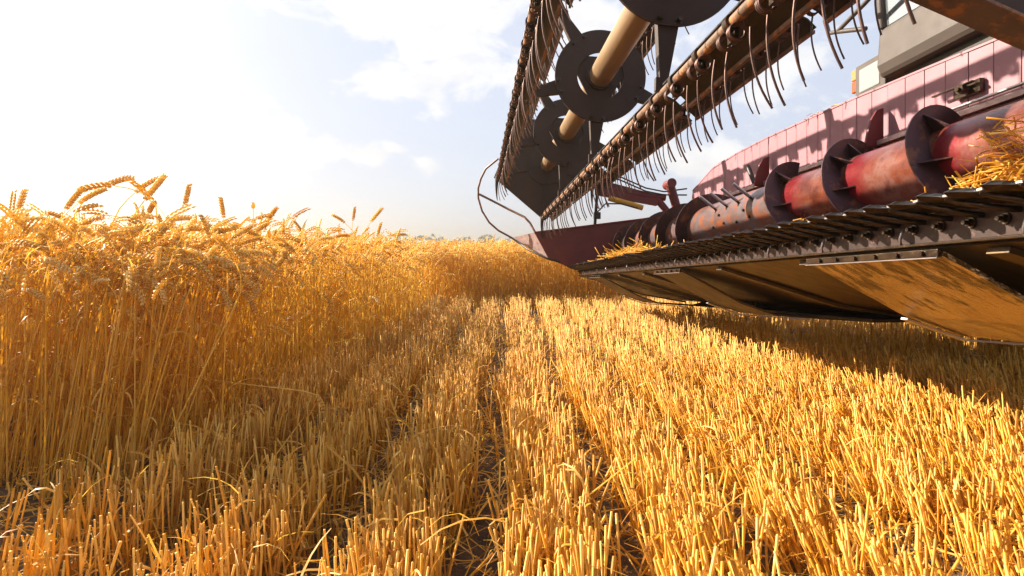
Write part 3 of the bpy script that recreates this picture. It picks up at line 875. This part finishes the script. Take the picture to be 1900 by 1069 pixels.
# tine, spring, clamp shared by all the bats
def tine_mesh(v):
    pts = []
    for k in range(11):
        u = k / 10
        pts.append((-.020 * math.sin(u * 2.0) * (1 - .3 * v) + (.034 + .012 * v) * u ** 2.2, 0, -.215 * u))
    return MB().tube(pts, .0030, 6).mesh('tine', M_WIRE)
TINES = [tine_mesh(v) for v in (0, .7, 1.3)]
def spring_mesh(hand):
    pts = []
    for k in range(37):
        a = k / 36 * 3 * 2 * math.pi
        pts.append((.0205 * math.cos(a), hand * .021 * k / 36, .0205 * math.sin(a)))
    pts = [(.006, -hand * .012, .026), (.012, -hand * .004, .018)] + pts
    return MB().tube(pts, .0033, 5).mesh('spring', M_WIRE)
SPR = [spring_mesh(1), spring_mesh(-1)]
CLAMP = MB().cyl((0, -.012, 0), (0, .012, 0), .023, 14).box(-.008, .012, -.010, .010, -.052, -.018).cyl((.002, -.022, -.03), (.002, .022, -.03), .006, 8).mesh('clamp', M_GUARD)
def bat(idx, a0):
    ca, cb = RA + RR * math.cos(R(a0)), RB + RR * math.sin(R(a0))
    s1 = END - .02
    bt = HB().cyl((ca, NEAR, cb), (ca, s1, cb), .0155, 16).child('reel_bat', M_BAT, harv)
    for y0, y1 in ((NEAR, 1.97), (2.03, 3.17), (3.23, 4.37), (4.43, s1)):
        if y1 <= y0: continue
        b = HB(); b.sheet([(ca + .016, cb - .004), (ca + .046, cb - .018), (ca + .078, cb - .048)], y0, y1, .005)
        b.child('board', M_BOARD, bt)
        HB().box(ca + .070, ca + .082, y0 + .01, y1 - .01, cb - .062, cb - .0505).child('edge_strip', M_BAT, bt)
        HB().sheet([(ca - .014, cb + .016), (ca + .02, cb + .019)], y0, y1, .004).child('top_flange', M_BOARD, bt)
    y = NEAR + .06; k = 0
    rnd = random.Random(idx)
    while y < s1 - .05:
        zc = cb - .036
        for q, dy in enumerate((-.048, .048)):
            inst('spring', SPR[q], bt, L(ca - .003, y + dy * .86, zc))
            inst('tine', rnd.choice(TINES), bt, L(ca - .003 + .0205, y + dy * .86 + (.021 if dy > 0 else -.021), zc), (rnd.gauss(0, .05) + (rnd.random() < .05) * .25, rnd.gauss(0, .055), 0), (1, 1, rnd.uniform(.88, 1.05)))
        inst('clamp', CLAMP, bt, L(ca, y, cb))
        y += .212; k += 1
    # curved end finger
    hz = HB()
    pr = []
    for t in range(7):
        u = t / 6; pr.append((ca - .01 - .03 * math.sin(u * 1.7) + .03 * u, cb - .23 * u, .018 * (1 - u) + .003))
    hz.tube([(a, s1 + .004, b) for a, b, r in pr], [r for a, b, r in pr], 8).child('end_finger', M_BLACK, bt)
    return bt
for i, a0 in enumerate(ANG): bat(i, a0)

# ---- auger
AA, AB, AR, AT = 1.46, .368, .190, .114
aug = HB().cyl((AA, NEAR, AB), (AA, 2.62, AB), AT, 40).child('auger', M_AUGER, harv)
HB().cyl((AA, 2.622, AB), (AA, 3.50, AB), AT + .001, 40).child('finger_drum', M_AUGSTEEL, aug)
HB().cyl((AA, 3.502, AB), (AA, END - .02, AB), AT, 40).child('left_tube', M_AUGSTEEL, aug)
def flight(sa, sb, hand, phase0):
    """screw flight between two stations, one object per turn"""
    pitch = .43
    turns = (sb - sa) / pitch; seg = 36
    t0 = 0
    while t0 < turns - 1e-6:
        t1 = min(t0 + 1, turns); n = max(4, int(seg * (t1 - t0)))
        vs = []; fs = []
        for k in range(n + 1):
            t = t0 + (t1 - t0) * k / n
            th = phase0 + hand * t * 2 * math.pi; y = sa + t * pitch
            c, q = math.cos(th), math.sin(th)
            for r in (AT - .002, AR):
                for dy in (-.003, .003): vs.append((AA + r * c, y + dy, AB + r * q))
        for k in range(n):
            i = 4 * k; j = i + 4
            fs += [(i, i + 2, j + 2, j), (i + 1, j + 1, j + 3, i + 3), (i + 2, i + 3, j + 3, j + 2)]
        fs += [(0, 1, 3, 2), (4 * n, 4 * n + 2, 4 * n + 3, 4 * n + 1)]
        m = HB()._a(vs, fs, True); fl = m.child('flight', M_FLIGHT, aug)
        e = fl.modifiers.new('edges', 'EDGE_SPLIT'); e.split_angle = R(50)
        t0 = t1
# at the left of the tube (180 deg) the near run passes stations 1.33, 1.76, 2.235, 2.63
def phase_for(sa, s180, hand): return math.pi - hand * (s180 - sa) / .43 * 2 * math.pi
flight(NEAR + .05, 2.65, -1, phase_for(NEAR + .05, 1.67, -1))
flight(3.42, END - .05, 1, phase_for(3.42, 3.70, 1))
for s0, th in ((1.67 - 0.0, 185), (1.745, 120), (1.615, 232), (2.10, 190), (2.15, 140), (2.20, 100), (2.045, 235), (2.53, 190), (2.59, 130)):
    c, q = math.cos(R(th)), math.sin(R(th))
    M = Matrix.Translation((AA, s0, AB)) @ Matrix.Rotation(-R(th), 4, 'Y')
    HB()._a([(AT, -.002, 0), (AR - .012, -.002, 0), (AT, -.075, 0), (AT, -.002, .004), (AR - .012, -.002, .004), (AT, -.075, .004)],
            [(0, 1, 2), (3, 5, 4), (0, 3, 4, 1), (1, 4, 5, 2), (2, 5, 3, 0)], M=M).child('gusset', M_FLIGHT, aug)
for s0 in (3.29, 3.145, 3.0, 2.855):
    p = Vector((AA + AT * math.cos(R(150)), s0, AB + AT * math.sin(R(150)))); d = Vector((-.085, .01, .07))
    HB().cyl(p - d * .1, p + d, .0085, 10).child('auger_finger', M_STEEL, aug)
    HB().box(p.x - .012, p.x + .016, s0 - .035, s0 - .02, p.z - .055, p.z - .008).cyl((p.x, s0 - .03, p.z - .02), (p.x - .02, s0 - .03, p.z + .0), .006, 8).child('finger_guide', M_GUARD, aug)
for s0, th in ((2.85, 200), (3.0, 205), (3.15, 200), (3.3, 205), (2.9, 180), (3.2, 175)):
    p = Vector((AA + AT * math.cos(R(th)), s0, AB + AT * math.sin(R(th))))
    HB().cyl(p, p + Vector((-.008, 0, .002)), .008, 8).child('bolt', M_GUARD, aug)

# ---- back wall with its upright panels
BW = 1.70
def top_b(s_):
    pts = [(0, .79), (1.8, .79), (2.4, .825), (3.3, .85), (4.08, .845), (4.58, .72), (4.6, .58), (5.6, .50)]
    for (u, a), (v, b) in zip(pts, pts[1:]):
        if u <= s_ <= v: return a + (b - a) * (s_ - u) / (v - u)
    return .5
bw = HB().box(BW + .012, BW + .03, NEAR, END, -.10, .50).child('back_wall', M_RED, harv)
s_ = NEAR
while s_ < 4.58:
    e = min(s_ + .10, 4.595)
    y0, y1 = s_ + .002, e - .002
    off = random.uniform(0, .002)
    vs = [(BW + off, y0, .46), (BW + off, y1, .46), (BW + off, y1, top_b(e)), (BW + off, y0, top_b(s_))]
    vs += [(a + .010, y, b) for a, y, b in vs]
    HB()._a(vs, [(0, 3, 2, 1), (4, 5, 6, 7), (0, 1, 5, 4), (1, 2, 6, 5), (2, 3, 7, 6), (3, 0, 4, 7)]).child('panel', M_PINK, bw)
    s_ = e
lg = HB(); s_ = NEAR
while s_ < 4.5:
    e = min(s_ + .4, 4.58)
    lg._a([(BW - .002, s_, top_b(s_) - .003), (BW + .035, s_, top_b(s_) - .003), (BW - .002, e, top_b(e) - .003), (BW + .035, e, top_b(e) - .003),
           (BW - .002, s_, top_b(s_) + .005), (BW + .035, s_, top_b(s_) + .005), (BW - .002, e, top_b(e) + .005), (BW + .035, e, top_b(e) + .005)],
          [(0, 1, 3, 2), (4, 6, 7, 5), (0, 4, 5, 1), (2, 3, 7, 6), (0, 2, 6, 4), (1, 5, 7, 3)])
    s_ = e
lg.child('top_lip', M_PINK, bw)
HB().box(BW - .055, BW - .001, NEAR, 3.9, .565, .585).child('ledge', M_NOSE, bw, bevel=.002)
HB().box(BW - .045, BW - .002, NEAR, 4.4, .485, .563).child('stripper_beam', M_RED, bw, bevel=.004)
HB().cyl((BW - .06, NEAR, .597), (BW - .06, 2.1, .597), .006, 8).child('rod', M_STEEL, bw)
# curved fins on the back wall
def fin(s0, sc):
    pol = [(0, 0), (.012, .05), (.03, .10), (.055, .135), (.085, .145), (.085, 0)]
    M = Matrix.Translation((BW - .12, s0, .555)) @ Matrix.Rotation(R(18), 4, 'Z')
    HB().prism([(a * sc * 1.25, b * sc * 1.15) for a, b in pol], -.004, .004, M).child('fin', M_RED, bw)
fin(2.32, 1.0); fin(3.28, 1.05)
HB().cyl((BW - .05, 1.93, .66), (BW, 1.93, .66), .016, 16).box(BW - .02, BW - .001, 1.88, 1.99, .64, .685).cyl((BW - .06, 1.93, .66), (BW - .049, 1.93, .66), .009, 6).box(BW - .045, BW - .03, 1.885, 2.06, .672, .678).child('bearing', M_GUARD, bw, bevel=.002)
HB().cyl((BW - .05, 3.42, .60), (BW - .05, 3.5, .71), .014, 10).child('lever', M_BLACK, bw)

# ---- floor pan, frame
fl = HB().sheet([(1.00, .105), (1.30, .06), (1.55, .06), (1.70, .09)], NEAR, END, .006).child('floor_pan', M_FLIGHT, harv)
us = HB().sheet([(.985, .080), (1.26, .00), (1.50, -.075), (1.92, -.15), (2.0, -.15), (2.02, -.05)], NEAR, END - .02, -.006).child('underside', M_FLOOR, harv)
for s0 in (1.05, 1.72, 2.35, 3.45, 4.05, 5.25):
    HB().sheet([(1.00, .068), (1.26, -.012), (1.50, -.087), (1.90, -.158)], s0, s0 + .05, -.012).child('rib', M_FLOOR, us)
HB().box(1.74, 1.92, NEAR, END, -.13, .06).child('frame_beam', M_RED, harv, bevel=.006)
HB().box(1.66, 1.71, 3.42, 3.50, -.155, -.10).box(1.60, 1.90, 2.3, 3.9, -.160, -.145).child('under_bracket', M_BLACK, harv, bevel=.003)

# ---- cutter bar with guards and knife sections
KB = HB().box(.98, 1.012, NEAR, END - .03, .086, .150).child('cutter_bar', M_BARFACE, harv, bevel=.002)
HB().box(.965, 1.02, NEAR, END - .03, .080, .0855).child('lower_lip', M_GUARD, KB, bevel=.001)
HB().box(.945, .99, NEAR, END - .03, .1515, .1555).child('knife_back', M_GUARD, KB)
def guard_mesh():
    m = MB()
    out = [(.045, -.024), (.0, -.033), (-.040, -.030), (-.075, -.016), (-.095, -.004), (-.097, 0), (-.095, .004), (-.075, .016), (-.040, .030), (.0, .033), (.045, .024)]
    n = len(out)
    mid = [(x * .8, y * .55, .014 + (-x) * .07) for x, y in out]
    vt = [(x, y, .006 + (-x) * .07) for x, y in out]; vb = [(x * .9, y * .6, -.004 + (-x) * .09) for x, y in out]
    m._a(mid + vt + vb, [tuple(range(n)), tuple(range(3 * n - 1, 2 * n - 1, -1))] + [(i + q, n + i + q, n + (i + 1) % n + q, (i + 1) % n + q) for q in (0, n) for i in range(n)])
    # lower lip: an S-shaped strap curving back to the bar
    pr = [(-.070, .030 * 1.0, .004), (-.052, .022, -.003), (-.036, .006, -.008), (-.018, -.012, -.016), (.004, -.024, -.021), (.026, -.026, -.022), (.034, -.024, -.026)]
    m.tube(pr, [.003, .005, .006, .006, .006, .006, .005], 6)
    return m.mesh('guard', M_GUARD)
def section_mesh():
    m = MB(); z = .004
    pol = [(.03, -.036), (.03, .036), (-.045, .006), (-.045, -.006)]
    v = [(a, b, 0) for a, b in pol] + [(a, b, z) for a, b in pol]
    m._a(v, [(3, 2, 1, 0), (4, 5, 6, 7)] + [(i, (i + 1) % 4, 4 + (i + 1) % 4, 4 + i) for i in range(4)])
    return m.mesh('knife_section', M_STEEL)
GU, KS = guard_mesh(), section_mesh()
BOLT = MB().cyl((0, 0, 0), (-.012, 0, 0), .0075, 6).cyl((-.002, 0, 0), (-.004, 0, 0), .011, 12).cyl((-.012, 0, 0), (-.020, 0, 0), .0045, 8).mesh('bolt', M_GUARD)
HOOK = MB().tube([(-.004, 0, .012), (-.014, 0, .004), (-.017, .002, -.012), (-.012, .006, -.024), (-.004, .012, -.026)], .003, 6).mesh('hook', M_STEEL)
y = NEAR + .03; k = 0
while y < END - .06:
    inst('guard', GU, KB, L(.955, y, .1545), (random.gauss(0, .02), random.gauss(0, .03), random.gauss(0, .05)))
    inst('knife_section', KS, KB, L(.930, y + .03, .1625))
    inst('bolt', BOLT, KB, L(.98, y, .119))
    if k % 4 == 1: inst('hook', HOOK, KB, L(.978, y + .02, .112))
    y += .0762; k += 1

# ---- skid shoes
def skid(s0, s1, label=None, mat=None):
    sk = HB().sheet([(.962, .058), (1.02, .028), (1.25, -.095), (1.42, -.155), (1.85, -.185), (1.95, -.16)], s0, s1, .010).child('skid_shoe', mat or M_SKID, harv, label=label)
    HB().box(.954, .966, s0, s1, .054, .071).child('front_lip', M_GUARD, sk, bevel=.002)
    HB().box(.952, .968, s0, s1, .0515, .0535).child('lit_edge', M_STEEL, sk)  # bright strip standing in for the sunlit lower edge of the lip
    for yy in np.arange(s0 + .04, s1 - .02, .075):
        HB().cyl((.954, yy, .0625), (.947, yy, .0625), .006, 6).child('bolt', M_GUARD, sk)
    HB().sheet([(1.24, -.100), (1.42, -.163), (1.80, -.192)], s1 - .03, s1 - .004, -.006).child('wear_strip', M_STEEL, sk)
    return sk
skid(1.17, 1.66, 'scratched golden brown skid shoe nearest the camera')
skid(2.72, 3.12, None, M_FLOOR); skid(4.5, 4.95, None, M_FLOOR)

# ---- far end sheet, nose, hoop
es = HB().prism([(.56, .49), (1.72, .635), (1.72, -.10), (1.30, .03), (.9, .155), (.69, .25)], END, END + .012).child('end_sheet', M_RED, harv)
HB()._a([(.56, END - .002, .49), (.69, END - .002, .25), (.375, END + .55, .486), (.56, END + .10, .49), (.69, END + .10, .25), (.74, END - .001, .235), (.60, END - .001, .215)],
        [(0, 2, 1), (3, 4, 2), (0, 3, 2), (1, 2, 4), (0, 1, 4, 3)]).child('nose', M_NOSE, es)
HB().cyl((.56, END - .01, .49), (1.70, END - .01, .633), .009, 8).child('rim', M_RED, es)
def ap(px, py, s0=END):      # header coordinates of a point seen at px, py
    return ((px - VPX) / F * s0, s0, (VPY - py) / F * s0)
HB().tube([ap(*p) for p in ((949, 441, 6.15), (925, 428, 6.1), (908, 413, 6.05), (895, 392, 6.0), (888, 368, 5.95), (888, 350, 5.9), (893, 332, 5.85), (902, 314, 5.8), (925, 295, 5.7))], .010, 8).child('guard_hoop', M_BAT, harv)
HB().tube([ap(*p) for p in ((890, 361, 5.93), (918, 375, 5.9), (945, 389, 5.8), (974, 403, 5.7), (984, 414, 5.65), (994, 432))], .011, 8).child('hoop_brace', M_BAT, harv)
HB().tube([ap(949, 441, END + .55), ap(980, 463, END + .25), ap(1016, 480, END), ap(1040, 487, END - .02)], .010, 8).child('lower_rim', M_BLACK, es)

# ---- reel arm at the far end, ram and hoses
ra = HB().prism([(1.13, .99), (1.72, .84), (1.72, .74), (1.13, .84)], END - .10, END - .04).child('reel_arm', M_RED, harv, bevel=.004)
HB().tube([(1.14, END - .07, .93), (1.60, END - .07, .83), (1.80, END - .07, .82)], .035, 10).child('arm_tube', M_RED, ra)
HB().tube([(1.70, END - .07, .83), (1.86, END - .07, .64), (1.88, END - .07, .3)], .035, 10).child('arm_post', M_RED, ra)
HB().tube([(1.84, END - .09, .94), (1.93, END - .07, .66), (1.96, END - .07, .45)], .042, 12).child('pivot_post', M_RED, ra)
HB().cyl((1.84, END - .15, .945), (1.84, END - .0, .945), .045, 16).child('pivot_boss', M_RED, ra)
HB().cyl((1.24, END - .15, .80), (1.56, END - .15, .71), .026, 12).child('hydraulic_ram', M_YEL, harv)
for off in (0, .03):
    HB().tube([(1.13, END - .12, 1.02 + off), (1.35, END - .14, .97 + off), (1.6, END - .12, .87 + off), (1.78, END - .1, .84 + off), (2.0, END - .1, .84 + off * 2)], .007, 6).child('hose', M_BLACK, harv)
HB().tube([(1.12, END - .2, .66), (1.2, END - .2, .74), (1.34, END - .2, .74), (1.5, END - .2, .70)], .007, 6).child('hose', M_BLACK, harv)
HB().cyl((1.10, END - .2, .55), (1.13, END - .2, .95), .014, 8).box(1.09, 1.15, END - .22, END - .18, .60, .66).child('upright_rod', M_BLACK, harv)

# ---- near reel arm at the top right
na = HB().prism([(.81, .533), (.995, .460), (1.50, .272), (1.6, .60), (.95, .80), (.85, .78)], 1.0, 1.045).child('near_reel_arm', M_ARM, harv, label='dark rust-edged arm crossing the top right corner')
HB().prism([(.805, .527), (.995, .452), (1.50, .264), (1.50, .271), (.995, .459), (.81, .5325)], .985, 1.06).child('flange', M_BAT, na, bevel=.001)

# ---- cab, lamps, rail
CA, CB0, CB1 = 2.69, 1.37, 1.70
cab = HB()
cab.prism([(CA + .03, CB0), (CA, CB0 + .08), (CA + .02, CB1), (CA + 1.3, CB1), (CA + 1.3, CB0)], 2.30, 3.84)
cabo = cab.child('cab', M_CAB, harv, bevel=.03)
HB().prism([(CA + .04, CB1 + .004), (CA - .02, CB1 + .9), (CA + .0, CB1 + .9), (CA + .06, CB1 + .004)], 2.36, 3.80).child('windscreen', M_GLASS, cabo)
HB().prism([(CA + .06, CB1 + .004), (CA + .0, CB1 + .9), (CA + 1.25, CB1 + .9), (CA + 1.25, CB1 + .004)], 3.801, 3.815).child('side_window', M_GLASS, cabo)
HB().box(CA - .12, CA + 1.4, 2.2, 3.95, CB1 + .9, CB1 + 1.05).child('cab_roof', M_CAB, cabo, bevel=.03)
HB().tube([(CA + .03, 3.81, CB1), (CA - .02, 3.81, CB1 + .9)], .025, 8).child('pillar', M_CAB, cabo)
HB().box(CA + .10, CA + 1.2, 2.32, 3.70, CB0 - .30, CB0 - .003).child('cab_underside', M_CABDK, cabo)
for q in range(3):
    HB().tube([(CA + .06, 2.5 + q * .1, CB0 - .03 - q * .04), (CA + .05, 3.0 + q * .1, CB0 - .09 - q * .05), (CA + .08, 3.5, CB0 - .05 - q * .06)], .012, 6).child('hose', M_BLACK, cabo)
CB0_, HLB, HA = CB0, CB0 + .085, CA + .10
hl = HB().prism([(HA + .05, HLB - .13), (HA + .01, HLB - .10), (HA + .01, HLB + .10), (HA + .06, HLB + .16), (HA + .5, HLB + .16), (HA + .5, HLB - .13)], 3.86, 4.22).child('headlight', M_CAB, harv, bevel=.02)
HB().box(HA - .012, HA + .012, 3.865, 4.185, HLB - .125, HLB + .125).child('bezel', M_CAB, hl, bevel=.012)
HB().box(HA - .018, HA + .0, 3.915, 4.135, HLB - .085, HLB + .085).child('lens', M_LENS, hl, bevel=.012)
HB().box(HA + .042, HA + .07, 4.225, 4.31, HLB - .03, HLB + .055).child('indicator', M_ORANGE, hl, bevel=.006)
HB().box(HA + .042, HA + .07, 4.225, 4.31, HLB + .06, HLB + .14).child('side_lamp', M_AMBER, hl, bevel=.006)
HB().tube([(CA - .1, 4.25, 1.95), (CA - .1, 4.2, 1.83), (CA - .1, 4.1, 1.80), (CA - .1, 3.8, 1.86), (CA - .1, 3.5, 1.93), (CA - .1, 3.45, 2.4)], .016, 8).tube([(CA - .1, 4.1, 1.80), (CA - .05, 3.86, 1.72)], .016, 8).child('handrail', M_CAB, harv)
# feeder house and body behind the header, front wheels
HB().prism([(1.75, -.05), (3.1, .35), (3.1, 1.0), (1.75, .45)], 2.5, 3.7).child('feeder_house', M_RED, harv, bevel=.01)
HB().box(2.95, 7.5, 2.2, 4.0, .35, 2.3).child('body', M_RED, harv, bevel=.03)
for y0 in (1.35, 4.15):
    M = Matrix.Translation((3.9, y0, .0)) @ Matrix.Rotation(math.pi / 2, 4, 'X')
    tz = -.68 + .06 * 0 + .62
    gz = (Vector((0, 0, 0)) - C0).z + .62
    # lowest point rests on the ground at that spot
    cz = (0.62 - CAM_H - (FR @ Vector((3.9, y0, 0))).z) / B.z
    M = Matrix.Translation((3.9, y0 + .25, cz)) @ Matrix.Rotation(math.pi / 2, 4, 'X')
    wh = HB().lathe([(.33, 0), (.56, .0), (.62, .04), (.62, .46), (.56, .50), (.33, .5), (.33, 0)], 40, M).child('wheel', M_RUBBER, harv)
    HB().lathe([(0, .18), (.3, .15), (.329, .05), (.329, .45), (.3, .35), (0, .32)], 32, M).child('rim', M_YEL, wh)
HB().box(3.7, 4.1, 1.5, 4.2, .0, .36).child('axle', M_RED, harv)

# ================================================================== straw lying on the header
def heap(name, cen, ext, n, label, lmin=.05, lmax=.18, low=True):
    acc = Acc()
    c = np.stack([rng.normal(0, ext[0], n), rng.normal(0, ext[1], n), np.zeros(n)], -1)
    fall = np.exp(-(c[:, 0] / ext[0]) ** 2 / 2 - (c[:, 1] / ext[1]) ** 2 / 2)
    c[:, 2] = rng.uniform(0, 1, n) * ext[2] * fall
    a = rng.uniform(0, 6.28, n); el = rng.normal(0, .3, n) + (rng.random(n) < .1) * rng.uniform(0, .9, n)
    d = np.stack([np.cos(a) * np.cos(el), np.sin(a) * np.cos(el), np.sin(el)], -1)
    Ln = rng.uniform(lmin, lmax, n)[:, None] / 2
    bow = rng.normal(0, .008, (n, 3))
    P = np.stack([c - d * Ln, c - d * Ln * .3 + bow, c + d * Ln * .3 + bow, c + d * Ln], 1)
    P[..., 2] = np.maximum(P[..., 2], 0.002)
    q = n * 2 // 3
    np_tubes(acc, P[:q], np.repeat(rng.uniform(.0011, .0024, q)[:, None], 4, 1), 4, rng.random(q))
    np_ribbons(acc, P[q:], np.repeat(rng.uniform(.0015, .003, n - q)[:, None], 4, 1), unit(np.cross(d[q:], np.array([0, 0, 1.0])) + rng.normal(0, .4, (n - q, 3))), rng.random(n - q))
    o = bpy.data.objects.new(name, acc.mesh(name, M_STUB)); COL.objects.link(o)
    o.matrix_world = Matrix.Translation(lw(*cen)) @ FR.to_4x4()
    tag(o, label, 'straw', kind='stuff')
heap('straw_heap', (1.24, 1.29, .17), (.07, .065, .21), 420, 'thick heap of cut straw between auger and guards at right edge')
heap('straw_heap', (1.00, 3.75, .165), (.05, .42, .07), 420, 'thin tangle of cut straw over the guards before the far flights', .05, .22)
heap('straw_wisp', (1.06, 2.35, .145), (.04, .05, .07), 10, 'few loose straws caught on guards below the auger flight', .08, .16)
heap('straw_wisp', (1.712, 2.85, .842), (.006, .07, .012), 14, 'chaff and straw bits along the back panel top edge', .02, .07)

for k, (a_, s_, b_, n_) in enumerate([(.93, 1.62, .165, 4), (.97, 2.0, .155, 3), (1.05, 2.9, .15, 6), (.93, 4.4, .165, 6), (.95, 5.0, .165, 6), (1.3, 2.52, .12, 14)]):
    heap('straw_wisp', (a_, s_, b_), (.02, .05, .03), n_, ['two or three straws caught on the guards near the right', 'short straws stuck on the guards left of the nearest flight', 'loose straws on the guards below the finger drum',
          'straws caught on the guards left of the thin tangle', 'straws at the far end of the cutter bar', 'curled straws lodged between the two nearest auger flights'][k], .05, .12)

# ================================================================== far trees
def trees():
    acc = Acc(); n = 15000
    nb = 150
    bx = np.linspace(-150, 150, nb) + rng.normal(0, 1.4, nb); by = rng.uniform(118, 128, nb); br = rng.uniform(1.6, 3.2, nb); bz = rng.uniform(3.3, 4.6, nb)
    k = rng.integers(0, nb, n)
    v = unit(rng.normal(0, 1, (n, 3))) * rng.uniform(.6, 1, n)[:, None] ** .5
    c = np.stack([bx[k] + v[:, 0] * br[k], by[k] + v[:, 1] * br[k], bz[k] * .52 + v[:, 2] * bz[k] * .52], -1)
    c[:, 2] = np.maximum(c[:, 2], .3)
    u = unit(rng.normal(0, 1, (n, 3))); w = unit(np.cross(u, rng.normal(0, 1, (n, 3)))); s = rng.uniform(.16, .4, n)[:, None]
    V = np.stack([c - u * s, c - w * s, c + u * s, c + w * s], 1)
    Q = np.arange(n * 4).reshape(n, 4)
    acc.add(V, None, Q, np.repeat(rng.random(n), 4))
    o = bpy.data.objects.new('distant_trees', acc.mesh('distant_trees', M_TREE)); COL.objects.link(o)
    tag(o, 'low dark green line of trees on the horizon beyond the wheat', 'trees', kind='stuff')
trees()

# ================================================================== golden scattering air, added to imitate lens-flare glow from the left
hz = MB().box(-410, 410, -160, 610, -1.0, 6.5)
hm = bpy.data.materials.new('flare_glow_air'); hm.use_nodes = True
ht = hm.node_tree; ht.nodes.clear()
pv = N(ht, 'ShaderNodeVolumePrincipled'); pv.inputs['Color'].default_value = (1.0, 0.86, 0.62, 1)
pv.inputs['Density'].default_value = 0.0052; pv.inputs['Anisotropy'].default_value = 0.8
ho = N(ht, 'ShaderNodeOutputMaterial'); ht.links.new(pv.outputs[0], ho.inputs['Volume'])
hzo = bpy.data.objects.new('haze', hz.mesh('haze', hm)); COL.objects.link(hzo)
tag(hzo, 'thin golden air added over the field to imitate lens-flare glow', 'haze', kind='stuff')

scene.render.engine = 'CYCLES'
scene.render.resolution_x = 1024
scene.render.resolution_y = 576
scene.cycles.max_bounces = 10
scene.cycles.diffuse_bounces = 7
scene.cycles.transmission_bounces = 4
